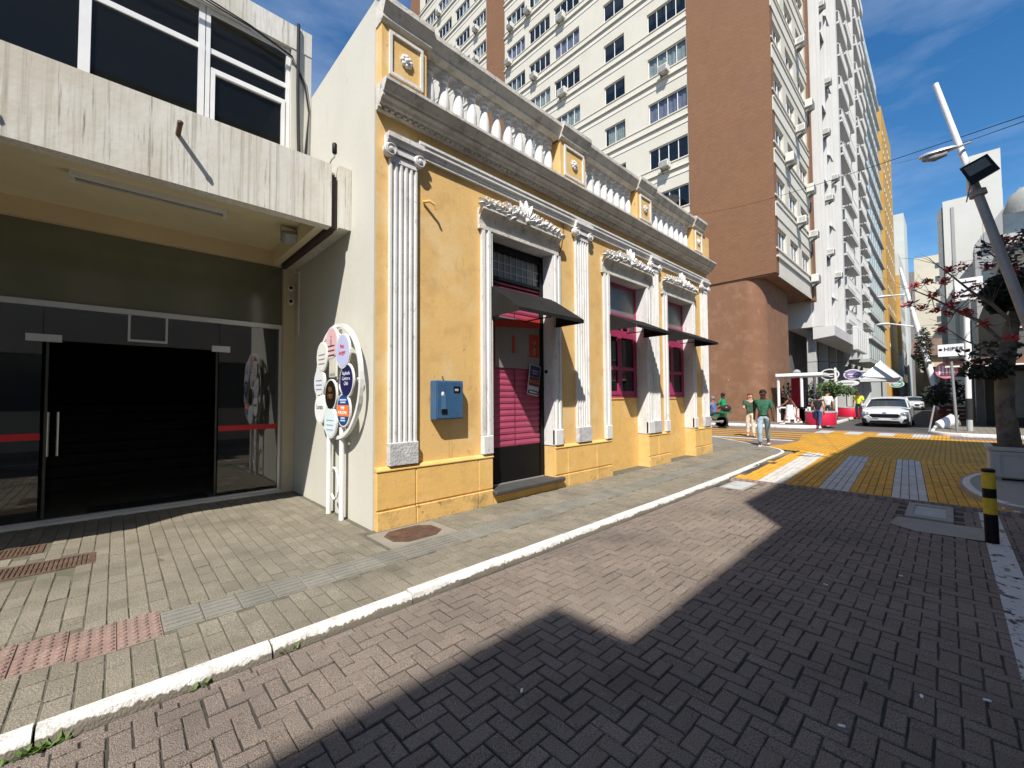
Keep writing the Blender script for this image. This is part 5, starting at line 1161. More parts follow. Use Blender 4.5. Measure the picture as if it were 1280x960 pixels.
def person(label, loc, rz, h, c, legs=((15, 5), (-15, 12)), arms=((10, 15), (-10, 20)), lean=0, seat=False, skirt=False, sleeve=.5, long_hair=False, group='people on the crossing'):
    """c: skin, hair, top, bottom, shoe colours. legs/arms: (swing, bend) degrees for left, right"""
    t = thing('person', label, 'person', loc, 0, group); t.rotation_euler.z = rz; ORG[t.name] = Vector((0, 0, 0))
    sk = mat('skin_%s' % c[0], c[0], .6, .05, 5); hr = mat('hair_%s' % c[1], c[1], .7, .2, 30); tp = mat('top_%s' % c[2], c[2], .85, .3, 9, 1., 16); bt = mat('bot_%s' % c[3], c[3], .85, .3, 9, 1., 16); sh = mat('shoe_%s' % c[4], c[4], .6, .1, 8)
    L_ = R(lean)
    def up(x, y, z): p = rotv((x*h, y*h, (z-.53)*h), 'Y', L_); return p + Vector((0, 0, .53*h))
    pel, spi, che, nek, hb, hm, ht = up(0, 0, .53), up(.005, 0, .63), up(.0, 0, .75), up(-.005, 0, .835), up(.01, 0, .872), up(.016, 0, .925), up(.01, 0, .972)
    nose = up(.066, 0, .915); chin = up(.045, 0, .885)
    V = [pel, spi, che, nek, hb, hm, ht, nose, chin]; Ed = [(0, 1), (1, 2), (2, 3), (3, 4), (4, 5), (5, 6), (5, 7), (4, 8)]; Rd = [(.062*h, .085*h), (.055*h, .075*h), (.06*h, .085*h), .03*h, .042*h, (.056*h, .047*h), .036*h, .009*h, .022*h]
    legj, armj = [], []
    for s, (sw, bd) in zip((1, -1), legs):
        hip = pel + Vector((0, s*.052*h, -.015*h)); kn = hip + rotv((0, s*.004*h, -.245*h), 'Y', -R(sw)); an = kn + rotv((0, 0, -.235*h), 'Y', -R(sw-bd)); fa = R(sw-bd)*.5 if not seat else 0
        toe = an + rotv((.105*h, s*.008*h, -.024*h), 'Y', -fa); heel = an + rotv((-.03*h, 0, -.028*h), 'Y', -fa); legj.append((hip, kn, an, toe, heel))
        b = len(V); V += [hip, kn, an, toe]; Ed += [(0, b), (b, b+1), (b+1, b+2), (b+2, b+3)]; Rd += [.052*h, .036*h, .023*h, (.018*h, .024*h)]
    for s, (sw, bd) in zip((1, -1), arms):
        so = che + Vector((0, s*.107*h, .045*h)); el = so + rotv(rotv((0, 0, -.175*h), 'X', s*R(11)), 'Y', -R(sw)); wr = el + rotv(rotv((0, 0, -.15*h), 'X', s*R(3)), 'Y', -R(sw+bd)); ha = wr + (wr-el).normalized()*.045*h; armj.append((so, el, wr, ha))
        b = len(V); V += [so, el, wr, ha]; Ed += [(2, b), (b, b+1), (b+1, b+2), (b+2, b+3)]; Rd += [.034*h, .025*h, .017*h, (.011*h, .024*h)]
    # lift so the lowest foot touches the ground
    low = min(min(j[3].z-.02*h, j[2].z-.045*h) for j in legj); dz = 0 if seat else -low
    def z_(p): return p + Vector((0, 0, dz))
    V = [z_(p) for p in V]; legj = [[z_(p) for p in j] for j in legj]; armj = [[z_(p) for p in j] for j in armj]; pel, spi, che, nek, hm = map(z_, (pel, spi, che, nek, hm))
    body = link('body', skin_mesh('body', V, Ed, Rd, sk), t)
    fm = MB()
    for so, el, wr, ha in armj:
        d = (ha-wr).normalized(); sdv = Vector((d.z, 0, -d.x)) if abs(d.y) < .9 else Vector((1, 0, 0)); sdv.normalize()
        for k in range(4): b0 = ha + sdv*(.0105*h*(k-1.5))*.9; ln = .042*h*(1-.12*abs(k-1.3)); fm.tube([b0-d*.01*h, b0+d*ln*.55, b0+d*ln+Vector((.012*h, 0, 0))], [.0062*h, .0058*h, .0042*h], 6)
        b0 = wr+d*.012*h+sdv*.016*h; fm.tube([b0, b0+(d*.6+sdv*.8)*.022*h, b0+(d+sdv*.5)*.04*h], [.008*h, .0068*h, .005*h], 6)
    fm.build('fingers', sk, body, smooth=True)
    # top
    k = 1.16; TV = [pel+(spi-pel)*.12, spi, che, che+(nek-che)*.55]; TE = [(0, 1), (1, 2), (2, 3)]; TR = [(.072*h, .098*h), (.066*h, .09*h), (.07*h, .098*h), (.045*h, .05*h)]
    for so, el, wr, ha in armj: b = len(TV); TV += [so, so+(el-so)*min(1, sleeve*2)*.9]; TE += [(2, b), (b, b+1)]; TR += [.044*h, .038*h]
    if sleeve > .6:
        for i, (so, el, wr, ha) in enumerate(armj): b = len(TV); TV += [el+(wr-el)*.9]; TE += [(4+i*2+1, b)]; TR += [.027*h]
    link('shirt', skin_mesh('shirt', TV, TE, TR, tp, 1), t)
    # bottom
    BV = [pel+(spi-pel)*.25, pel]; BE = [(0, 1)]; BR = [(.070*h, .094*h), (.074*h, .098*h)]
    if skirt:
        m = MB(); m.lathe([(.085*h, .10*h), (.1*h, 0), (.125*h, -.2*h), (.14*h, -.36*h), (.13*h, -.36*h)], 20, c=pel); m.build('skirt', bt, t, smooth='auto')
    else:
        for j in legj: b = len(BV); BV += [j[0], j[1], j[2]+Vector((0, 0, .01*h))]; BE += [(1, b), (b, b+1), (b+1, b+2)]; BR += [(.062*h, .058*h), .045*h, .038*h]
        link('trousers', skin_mesh('trousers', BV, BE, BR, bt, 1), t)
    for j in legj:
        m = MB(); a, b = j[4], j[3]; d = (b-a); d.z = 0; ln = d.length; d.normalize(); sd_ = Vector((-d.y, d.x, 0)); zb = min(a.z, b.z)-.017*h
        vs = []
        for u, wv, hv in ((-.02, .022, .045), (.2, .027, .06), (.5, .028, .048), (.8, .027, .034), (1.05, .016, .022)):
            p = a+d*ln*u; p.z = zb; vs += [p-sd_*wv*h, p-sd_*wv*h*.9+Vector((0, 0, hv*h*.6)), p+Vector((0, 0, hv*h)), p+sd_*wv*h*.9+Vector((0, 0, hv*h*.6)), p+sd_*wv*h]
        m.add(vs, [(i*5+q, i*5+(q+1) % 5, (i+1)*5+(q+1) % 5, (i+1)*5+q) for i in range(4) for q in range(5)] + [(0, 1, 2, 3, 4), (20, 21, 22, 23, 24)]); m.build('shoe', sh, t, smooth='auto')
    # hair cap, longer at the back if wanted, eyes and mouth
    m = MB(); bm = bmesh.new(); bmesh.ops.create_uvsphere(bm, u_segments=16, v_segments=12, radius=1)
    for q in bm.verts:
        f = 1.0
        x_, y_, zz = q.co
        if x_ > .25 and zz < .42: f = .78
        q.co = Vector((hm.x-.006*h+x_*.066*h*f, hm.y+y_*.058*h*f, hm.z+.012*h+zz*.066*h*(1 if zz > 0 else (.55 if not long_hair else 1.0))*f))
        if long_hair and zz < 0 and x_ < .2: q.co.z -= .075*h*(-zz); q.co.x -= .012*h
    m.bm(bm); m.build('hair', hr, t, smooth=True)
    m = MB()
    for s in (-1, 1): m.ball((hm.x+.05*h, s*.019*h, hm.z-.001*h), .0062*h, 1)
    m.box(hm.x+.046*h, hm.x+.0525*h, -.016*h, .016*h, hm.z-.034*h, hm.z-.029*h); m.build('face_features', mat('face_dark', (.05, .025, .02), .5), body)
    return t
HD = math.atan2(-3.9, -14.5)
man = person('man in green t-shirt and light jeans walking over the kerb', (14.45, 3.95, -.01), R(193), 1.74, ('#4a2c20', '#15100e', '#2f5d49', '#93aab8', '#d6d6d6'), ((-26, 4), (17, 22)), ((14, 38), (-24, 10)))
wom = person('woman in green top and cream trousers holding a phone', (17.6, 5.25, -.02), R(200), 1.66, ('#c79a84', '#6b3d28', '#35513f', '#d9cdb8', '#574a42'), ((6, 4), (-8, 4)), ((22, 75), (14, 85)), long_hair=True, sleeve=.35)
p3 = person('woman in black vest and blue jeans walking past a red planter', tuple(G(1023, 535, -.02)), R(5), 1.68, ('#c08f78', '#1c1512', '#1b1c22', '#33456b', '#e2e2e2'), ((18, 4), (-20, 14)), ((10, 60), (-8, 30)), long_hair=True, sleeve=.05)
pw = at(1034, 500, 'X', 27.2)
p4 = person('person in a pale printed shirt behind the woman in jeans', (27.2, pw.y, .10), R(20), 1.70, ('#b98b74', '#221a16', '#c9c7c2', '#2c3038', '#2a2a2a'), ((10, 4), (-12, 10)), ((8, 20), (-6, 20)))
pw = at(988, 500, 'X', 25.4)
p5 = person('long-haired person in white skirt stepping by the kiosk', (25.2, pw.y, .10), R(95), 1.62, ('#8f5f4a', '#2a1712', '#4b2a28', '#d8d4d0', '#c9c4c0'), ((24, 10), (-26, 24)), ((38, 20), (-34, 12)), skirt=True, long_hair=True, sleeve=.05)
pw = at(1073, 500, 'X', 33)
p6 = person('worker in a bright yellow safety vest on the far pavement', (33, pw.y, .10), R(180), 1.72, ('#6d4534', '#1d1714', '#c6d938', '#30333a', '#222222'), ((6, 3), (-6, 6)), ((8, 20), (-6, 25)))

# ------------------------------------------------------------------ motorcycle with riders
t = thing('motorcycle', 'black motorcycle with green side panels and a round top box', 'motorcycle', (21.6, 8.3, -.03)); mx_, mz_ = 21.6, -.03
for y in (7.72, 9.05):
    m = MB(); Mw = Matrix.Translation((mx_, y, mz_+.30)) @ Matrix.Rotation(R(90), 4, 'Y')
    m.lathe([(.235, -.045), (.285, -.05), (.30, 0), (.285, .05), (.235, .045), (.235, -.045)], 28, Mw); w_ = m.build('tyre', m_rub, t, smooth='auto')
    m = MB(); m.lathe([(.225, -.02), (.234, -.02), (.234, .02), (.225, .02)], 28, Mw); m.lathe([(.05, -.07), (.05, .07), (0, .07)], 12, Mw)
    for k in range(8): a = k*math.pi/4; m.tube([(mx_, y+.05*math.cos(a), mz_+.3+.05*math.sin(a)), (mx_, y+.228*math.cos(a), mz_+.3+.228*math.sin(a))], .007, 4)
    m.build('rim', m_alu, w_)
mg = mat('green_panel', (.02, .16, .075), .4, .1)
m = MB(); m.tube([(mx_, 7.72, mz_+.30), (mx_, 8.15, mz_+.42), (mx_, 8.3, mz_+.62)], .035, 8); m.tube([(mx_, 9.05, mz_+.30), (mx_, 8.82, mz_+.95)], .03, 8); m.tube([(mx_, 8.3, mz_+.62), (mx_, 8.78, mz_+.85)], .04, 8); m.build('frame', m_black, t)
m = MB(); m.ball((mx_, 8.35, mz_+.40), .19, 2, (.7, 1.1, .8)); m.build('engine', m_steel, t); m = MB(); m.ball((mx_, 8.62, mz_+.80), .2, 2, (.6, 1.1, .65)); m.build('fuel_tank', mg, t, smooth=True)
m = MB(); m.bbox(mx_-.12, mx_+.12, 7.75, 8.5, mz_+.70, mz_+.79, .03); m.build('seat', m_rub, t); m = MB(); m.prism([(7.62, mz_+.55), (8.1, mz_+.55), (8.15, mz_+.70), (7.55, mz_+.72)], 'X', mx_-.1, mx_+.1); m.build('tail_panel', mg, t)
m = MB(); m.tube([(mx_-.32, 8.72, mz_+1.05), (mx_, 8.80, mz_+.98), (mx_+.32, 8.72, mz_+1.05)], .016, 8); m.build('handlebar', m_black, t); m = MB(); m.ball((mx_, 8.98, mz_+.88), .1, 2); m.build('headlamp', m_alu, t, smooth=True)
m = MB(); m.tube([(mx_-.13, 8.4, mz_+.28), (mx_-.14, 7.6, mz_+.36)], [.03, .055], 10); m.build('exhaust', m_alu, t)
m = MB(); m.ball((mx_, 7.50, mz_+.98), .25, 3, (1.0, .85, .72)); tb = m.build('top_box', mat('box_black', (.03, .022, .02), .35), t, smooth=True); box('box_trim', mg, tb, mx_-.24, mx_+.24, 7.3, 7.7, mz_+.76, mz_+.83)
person('motorcycle rider in a blue shirt and grey cap', (21.6, 8.12, -.03-.16), R(90), 1.74, ('#8a5b45', '#70757c', '#5b74a6', '#33415e', '#303030'), ((72, 80), (72, 80)), ((42, 40), (42, 40)), seat=True, sleeve=.9, group='people by the motorcycle')
person('person in a bright green shirt standing behind the motorcycle', (23.0, at(904, 500, 'X', 23.0).y, -.03), R(80), 1.74, ('#3a231b', '#12100f', '#1f8f5a', '#1d5a3c', '#1d1d1d'), ((6, 3), (-6, 6)), ((30, 50), (20, 40)), group='people by the motorcycle')

# ------------------------------------------------------------------ cars
def make_car(label, loc, rz, paint):
    t = thing('car', label, 'car', loc, 0, 'white cars on the road'); t.rotation_euler.z = rz; ORG[t.name] = Vector((0, 0, 0))
    # stations front to back: x, half width low, half width at shoulder, z low, z shoulder, z top centre
    ST = [(2.22, .62, .60, .30, .52, .55), (2.16, .78, .76, .22, .66, .70), (2.0, .86, .84, .19, .76, .81), (1.6, .90, .88, .19, .86, .93), (1.0, .91, .90, .19, .94, 1.02), (.4, .91, .905, .19, .97, 1.04), (-.6, .91, .905, .19, .99, 1.04), (-1.5, .90, .885, .20, 1.0, 1.06), (-1.95, .87, .84, .25, .98, 1.05), (-2.12, .80, .76, .32, .90, .95)]
    V = []; n = 11
    for x, hl, hs_, zl, zs, zt in ST:
        half = [(0, zl), (hl*.8, zl), (hl, zl+.12), (hl*1.01, (zl+zs)/2), (hs_, zs), (hs_*.6, zs+(zt-zs)*.8), (0, zt)]
        ring = half + [(-a, b) for a, b in reversed(half[1:-1])]
        V.append([(x, a, b) for a, b in ring])
    N = len(V[0]); m = MB(); m.add([p for r in V for p in r], [(i*N+k, i*N+(k+1) % N, (i+1)*N+(k+1) % N, (i+1)*N+k) for i in range(len(V)-1) for k in range(N)] + [tuple(range(N)), tuple(range((len(V)-1)*N, len(V)*N))])
    body = m.build('body', paint, t, smooth='auto')
    # cabin: glass band between body and roof
    GL = [(1.02, .80, .99), (.30, .66, 1.38), (-.35, .65, 1.46), (-1.15, .63, 1.42), (-1.85, .70, 1.03)]
    m = MB(); vs = []
    for x, hw, z in GL: vs += [(x, hw, z), (x, -hw, z)]
    b = [(1.02, .83, .98), (.30, .83, 1.0), (-.35, .83, 1.0), (-1.15, .82, 1.0), (-1.85, .75, 1.0)]
    g = MB(); g.face([vs[0], vs[1], vs[3], vs[2]]); g.build('windscreen', mat('car_glass', (.02, .028, .036), .06, .1, 3, spec=.8), t)
    g = MB(); g.face([vs[6], vs[7], vs[9], vs[8]]); g.build('rear_window', MATS['car_glass'], t)
    for s in (0, 1):
        g = MB(); sg = 1 if s == 0 else -1
        for i in range(4): g.face([vs[2*i+s], vs[2*i+2+s], (b[i+1][0], sg*b[i+1][1], b[i+1][2]), (b[i][0], sg*b[i][1], b[i][2])])
        g.build('side_window', MATS['car_glass'], t)
    r = MB(); prf = [(.42, .665, 1.365), (.1, .665, 1.43), (-.35, .66, 1.475), (-1.15, .64, 1.435), (-1.3, .64, 1.38)]; vv = []
    for x, hw, z in prf: vv += [(x, hw, z), (x, hw*.6, z+.03), (x, 0, z+.042), (x, -hw*.6, z+.03), (x, -hw, z)]
    r.add(vv, [(i*5+k, i*5+k+1, (i+1)*5+k+1, (i+1)*5+k) for i in range(4) for k in range(4)]); r.build('roof', paint, t, smooth=True)
    r = MB()
    for s in (1, -1):
        r.tube([(1.06, s*.81, .97), (.30, s*.665, 1.385), (.1, s*.665, 1.43)], .032, 6); r.tube([(-1.15, s*.64, 1.43), (-1.87, s*.72, 1.0)], .05, 6); r.tube([(-.35, s*.655, 1.47), (-.38, s*.83, 1.0)], .03, 6)
    r.build('pillar', paint, t, smooth=True)
    for x in (1.36, -1.32):
        for s in (1, -1):
            Mw = Matrix.Translation((x, s*.80, .315)) @ Matrix.Rotation(R(90), 4, 'X')
            m = MB(); m.lathe([(.20, -.1), (.30, -.105), (.315, -.06), (.315, .06), (.30, .105), (.20, .1)], 26, Mw); w_ = m.build('wheel', m_rub, t, smooth='auto')
            m = MB()
            for k in range(5): a = k*2*math.pi/5; m.tube([(x, s*.895, .315), (x+.2*math.cos(a), s*.885, .315+.2*math.sin(a))], .028, 6)
            m.lathe([(.19, -.02), (.205, -.02), (.205, .02), (.19, .02)], 24, Matrix.Translation((x, s*.885, .315)) @ Matrix.Rotation(R(90), 4, 'X')); m.build('rim', m_alu, w_)
    # face: grille, lower intake, lamps, plate, badge
    m = MB(); m.prism([(-.50, .665), (.50, .665), (.60, .58), (.46, .45), (-.46, .45), (-.60, .58)], 'X', 2.13, 2.236); gr = m.build('grille', m_black, t)
    m = MB(); m.tube([(2.238, -.50, .665), (2.238, .50, .665), (2.238, .60, .58), (2.238, .46, .45), (2.238, -.46, .45), (2.238, -.60, .58), (2.238, -.50, .665)], .014, 6); m.build('grille_trim', m_alu, gr)
    m = MB(); m.prism([(-.6, .225), (.6, .225), (.52, .325), (-.52, .325)], 'X', 2.10, 2.236); m.build('lower_intake', m_black, t)
    m = MB(); m.bbox(2.2, 2.25, -.24, .24, .34, .44, .006); m.build('number_plate', mat('plate_grey', (.5, .5, .5), .5), t)
    m = MB(); m.ball((2.17, 0, .71), .05, 2, (.5, 1.6, .7)); m.build('badge', mat('badge_blue', (.05, .1, .25), .3), t, smooth=True)
    for s in (1, -1):
        m = MB(); m.prism([(s*.56, .60), (s*.60, .73), (s*.82, .775), (s*.86, .66), (s*.74, .59)], 'X', 1.93, 2.205); hl = m.build('headlight', mat('lamp_glass', (.2, .22, .24), .12, .1, 5, spec=.8), t); m = MB(); m.ball((2.19, s*.71, .675), .055, 2, (.9, 1, .8)); m.build('lamp_unit', m_alu, hl, smooth=True)
        m = MB(); m.prism([(s*.64, .26), (s*.86, .30), (s*.85, .45), (s*.70, .42)], 'X', 1.95, 2.205); m.build('fog_lamp', m_black, t)
        m = MB(); m.bbox(.72, .90, s*.84 if s > 0 else s*1.03, s*1.03 if s > 0 else s*.84, 1.0, 1.14, .03); m.build('wing_mirror', paint, t)
        m = MB(); m.bbox(-2.13, -2.0, min(s*.5, s*.8), max(s*.5, s*.8), .72, .88, .02); m.build('tail_light', m_redf, t)
    return t
m_carw = mat('car_white', (.5, .51, .52), .28, .02, 3, coat=.5, spec=.5)
car1 = make_car('white saloon car with dark oval grille waiting at the crossing', (27.3+2.2, 2.2, -.028), R(180), m_carw)
car2 = copy_tree(car1, None, (64.2, at(1140, 500, 'X', 62).y, -.028), R(180), 'white hatchback further up the street behind the waiting saloon')
# ------------------------------------------------------------------ street furniture
m_bolly = mat('bollard_yellow', (.62, .42, .03), .6, .12, 9, dirt=(.25, .17, .05), dirt_amt=.6, dscale=20)
bx_, by_ = 6.74, -.275; t = thing('bollard', 'black and yellow striped bollard on the white edge line', 'bollard', (bx_, by_, ZR)); H_ = .78
ln = Vector((-.02, .012, 1))
def bpt(z): return (bx_+ln.x*z, by_+ln.y*z, ZR+z)
for z0, z1, mt_ in ((0, .31, m_black), (.31, .48, m_bolly), (.48, .58, m_black), (.58, .75, m_bolly)): m = MB(); m.tube([bpt(z0), bpt(z1)], .052, 18); m.build('band', mt_, t, smooth='auto')
m = MB(); m.tube([bpt(.75), bpt(.775), bpt(.785)], [.053, .053, .04], 18); m.build('cap', m_black, t, smooth='auto')
# lamp pole, leaning
P0, P1 = Vector((9.5, -1.33, .05)), Vector((9.5, -.0, 6.54)); dv = (P1-P0).normalized()
t = thing('lamp_pole', 'tall leaning lamp pole with floodlight and slim lamp head', 'street lamp', tuple(P0))
m = MB(); m.tube([P0, P0+dv*2.2, P0+dv*5.0], [.07, .065, .056], 14); m.build('shaded_lower_pole', m_steel, t, smooth='auto'); m = MB(); m.tube([P0+dv*4.95, P0+dv*5.0, P1], [.045, .042, .036], 14); m.build('upper_pole', m_whitem, t, smooth='auto')  # lower length coloured grey for the shadow it stands in
a = at(1212, 178, 'X', 9.45); b = at(1197, 184, 'X', 9.3); c_ = at(1148, 199, 'X', 9.2); m = MB(); m.tube([a, b], .018, 8); m.build('arm', m_alu, t)
m = MB(); d = (c_-b); vs = []
sd_ = d.cross(Vector((0, 0, 1))).normalized(); upv = sd_.cross(d).normalized()
for u, wv, hv in ((0, .03, .03), (.12, .055, .05), (.4, .085, .06), (.75, .085, .055), (.95, .05, .035), (1, .015, .012)):
    p = b+d*u
    for k in range(12): an = 2*math.pi*k/12; vs.append(p+sd_*wv*math.cos(an)+upv*hv*(math.sin(an) if math.sin(an) > 0 else .35*math.sin(an)))
m.add(vs, [(i*12+k, i*12+(k+1) % 12, (i+1)*12+(k+1) % 12, (i+1)*12+k) for i in range(5) for k in range(12)] + [tuple(range(12)), tuple(range(60, 72))]); lh = m.build('lamp_head', m_alu, t, smooth='auto')
m = MB(); p, q = b+d*.3-upv*.03, b+d*.9-upv*.028; m.tube([p, (p+q)/2-upv*.02, q], [.05, .062, .04], 10); m.build('lamp_lens', m_grey, lh, smooth=True)
fp = at(1225, 211, 'X', 9.3); FC = [at(u, v, 'X', 9.22) for u, v in ((1199, 211), (1214, 231), (1250, 210), (1234, 192))]; bk = Vector((.13, -.01, .03))
def quad_in(a0, a1, b0, b1): return [FC[0].lerp(FC[3], a).lerp(FC[1].lerp(FC[2], a), b) for a, b in ((a0, b0), (a0, b1), (a1, b1), (a1, b0))]
def slab(m, q, d): m.add(q+[p+d for p in q], [(0, 1, 2, 3), (7, 6, 5, 4), (0, 4, 5, 1), (1, 5, 6, 2), (2, 6, 7, 3), (3, 7, 4, 0)])
m = MB(); slab(m, quad_in(0, 1, 0, 1), bk); slab(m, [p+bk for p in quad_in(.15, .85, .2, .8)], bk*.6); fl = m.build('floodlight', m_black, t)
m = MB(); slab(m, [p-bk*.05 for p in quad_in(.12, .88, .1, .62)], bk*.04); m.build('flood_lens', mat('flood_glass', (.10, .095, .075), .25, .2, 9), fl)
m = MB(); slab(m, [p-bk*.08 for p in quad_in(.0, 1, .0, .07)], bk*.07); m.build('flood_rim', m_black, fl)
m = MB(); m.tube([fp+Vector((.1, .05, -.15)), P0+dv*4.95], .02, 6); m.tube([P0+dv*4.9, fp+Vector((0, .15, -.45)), fp+Vector((0, .1, -.15))], .008, 6); m.build('flood_bracket', m_steel, t)
m = MB(); m.tube([P0+dv*4.6, P0+dv*4.68], .1, 14); m.build('clamp', m_grey, t)
# overhead wires
wy = at(1106, 202, 'X', 40); w0 = at(1285, 143, 'X', 9.0)
for k, (a, b, lab) in enumerate(((w0, at(868, 268, 'X', XT-.14), 'thin overhead wire from beyond the lamp pole to the brown panel'), (at(1285, 150, 'X', 9.0), at(1104, 203, 'X', 60), 'thin overhead wire running up the street past the lamp'))):
    pts = []
    for i in range(17): f = i/16; p = a.lerp(b, f); p.z -= (.25 if k == 0 else .3)*math.sin(math.pi*f); pts.append(p)
    m = MB(); m.tube(pts, .0065, 5); tag(m.build('overhead_wire', m_rub), lab, 'wire', 'overhead wires')
# far leaning pole with arms
P0, P1 = at(1181, 525, 'X', 34), at(1125, 335, 'X', 34); P0.z = .09; dv = P1-P0
t = thing('lamp_pole', 'white leaning lamp pole with creeper on the far pavement', 'street lamp', tuple(P0)); m = MB(); m.tube([P0, P0+dv*.5, P1], [.17, .14, .07], 12); m.build('pole', m_whitem, t, smooth='auto')
m = MB(); m.tube([P0, P0+dv*.07], .2, 12); m.build('red_base', m_redf, t)
for f, l in ((.82, 1.4), (.60, 2.0)):
    p = P0+dv*f; m = MB(); m.tube([p, p+Vector((0, l*.6, .35 if f < .7 else .05))], .04, 6); m.ball(p+Vector((0, l*.75, .36 if f < .7 else .05)), .3, 2, (.5, 1.2, .25)); m.build('lamp_arm', m_whitem, t, smooth=True)
def leaf_cloud(m, c, rad, n, size, flat=1.0, shell=.4):
    for k in range(n):
        while True:
            v = Vector((random.uniform(-1, 1), random.uniform(-1, 1), random.uniform(-1, 1)))
            if shell < v.length < 1: break
        p = Vector(c) + Vector((v.x*rad[0], v.y*rad[1], v.z*rad[2])); d = Vector((random.gauss(0, 1), random.gauss(0, 1), random.gauss(0, .6))).normalized(); s = d.orthogonal().normalized(); l = size*random.uniform(.6, 1.3)
        m.cr = random.random(); m.face([p-d*l*.5, p+s*l*.28, p+d*l*.5, p-s*l*.28])
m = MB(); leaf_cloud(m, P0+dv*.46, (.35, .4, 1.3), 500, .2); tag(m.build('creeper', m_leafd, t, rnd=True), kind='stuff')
# thin poles and boards on the far right corner
def pole(label, base, top, r, mt_, extra=None, cat='pole', name='sign_pole'):
    t = thing(name, label, cat, tuple(base)); m = MB(); m.tube([base, top], r, 10); m.build('post', mt_, t, smooth='auto'); return t
b0 = Vector((24.2, -.2, .09)); t = pole('thin grey post in front of the shaded corner shop', b0, at(1189, 452, 'X', 24.2), .045, m_steel, name='post')
b0 = Vector((24.7, -.55, .09)); tp_ = at(1208, 392, 'X', 24.7); t = pole('white pole with dark band near its foot by the corner shop', b0+Vector((0, 0, 1.3)), tp_, .09, m_whitem); m = MB(); m.tube([b0+Vector((0, 0, .45)), b0+Vector((0, 0, 1.3))], .092, 10); m.build('dark_band', m_rub, t); m = MB(); m.tube([b0, b0+Vector((0, 0, .45))], .09, 10); m.build('foot', m_conc2, t)
c0 = at(1193, 437, 'X', 26.2); t = thing('shop_sign', 'white hanging board lettered HIPER above the corner shop front', 'sign', tuple(c0)); box('board', m_whitem, t, 26.15, 26.22, c0.y-.5, c0.y+.5, c0.z-.28, c0.z+.24); text('HIPER', .23, m_black, t, (26.13, c0.y+.02, c0.z+.03), (R(90), 0, R(-90)), .004); m = MB(); m.ball((26.14, c0.y+.42, c0.z+.02), .07, 1, (.15, 1, .8)); m.build('emblem', m_black, t)
c0 = at(1183, 463, 'X', 26.6); t = thing('round_sign', 'round pink and white sign below the white hanging board', 'sign', tuple(c0)); m = MB(); disc(m, c0.y, c0.z, .36, 26.58, 26.64, 28); m.build('disc', mat('sign_pink', (.62, .2, .26), .5, .1), t)
m = MB()
for k in range(5): m.box(26.565, 26.578, c0.y-.25+k*.11, c0.y-.20+k*.11, c0.z-.2, c0.z+.2)
m.build('stripes', m_whitem, t)
c0 = at(1211, 361, 'X', 40); t = thing('tick_sign', 'square white sign with a black tick mark', 'sign', tuple(c0)); box('board', m_whitem, t, 40, 40.08, c0.y-.62, c0.y+.62, c0.z-.72, c0.z+.72); m = MB(); m.prism([(c0.y+.35, c0.z-.02), (c0.y+.27, c0.z-.1), (c0.y+.2, c0.z-.2), (c0.y-.35, c0.z+.12), (c0.y-.35, c0.z+.2), (c0.y+.2, c0.z-.08), (c0.y+.32, c0.z+.08)], 'X', 39.97, 39.995); m.build('tick', m_black, t)
m = MB(); m.box(39.97, 39.995, c0.y-.4, c0.y+.4, c0.z-.48, c0.z-.36); m.box(39.97, 39.995, c0.y-.35, c0.y+.35, c0.z+.42, c0.z+.5); m.build('lettering_line', m_black, t); m = MB(); m.tube([(40.05, c0.y, .09), (40.05, c0.y, c0.z-.7)], .06, 8); m.build('post', m_steel, t)
# tipped white tub, red bin and small board in the shade
c0 = G(1184, 536, .09); t = thing('plastic_tub', 'white plastic tub tipped over on the far corner', 'tub', tuple(c0)); Mt = Matrix.Translation(c0+Vector((0, 0, .26))) @ Matrix.Rotation(R(60), 4, 'X') @ Matrix.Rotation(R(20), 4, 'Y'); m = MB(); m.lathe([(.2, -.3), (.26, .28), (.29, .3), (.27, .3), (.24, .26), (.18, -.26), (0, -.26)], 18, Mt); m.build('tub', m_whitem, t, smooth='auto'); m = MB(); m.tube([Mt @ Vector((.27, 0, .28)), Mt @ Vector((0, .1, .5)), Mt @ Vector((-.27, 0, .28))], .012, 6); m.build('handle', m_grey, t)
c0 = G(1192, 528, .09); t = thing('crate_table', 'dark wooden crate table with a pale top behind the tub', 'table', tuple(c0)); m = MB()
for k in range(4): m.box(c0.x-.4, c0.x-.37, c0.y-.5, c0.y+.5, c0.z+.1+k*.2, c0.z+.24+k*.2)
m.build('slats', mat('crate_wood', (.12, .05, .03), .8, .3), t); box('top', m_conc2, t, c0.x-.45, c0.x+.45, c0.y-.55, c0.y+.55, c0.z+.9, c0.z+1.0); 
for sx in (-.36, .33):
    for sy in (-.5, .44): box('leg', mat('crate_wood', (.12, .05, .03)), t, c0.x+sx, c0.x+sx+.06, c0.y+sy, c0.y+sy+.06, c0.z, c0.z+.9)
b0 = G(1161, 540, 0); t = pole('thin pale rod leaning at the edge of the far pavement', b0, at(1168, 507, 'X', b0.x), .03, m_alu, name='leaning_rod')
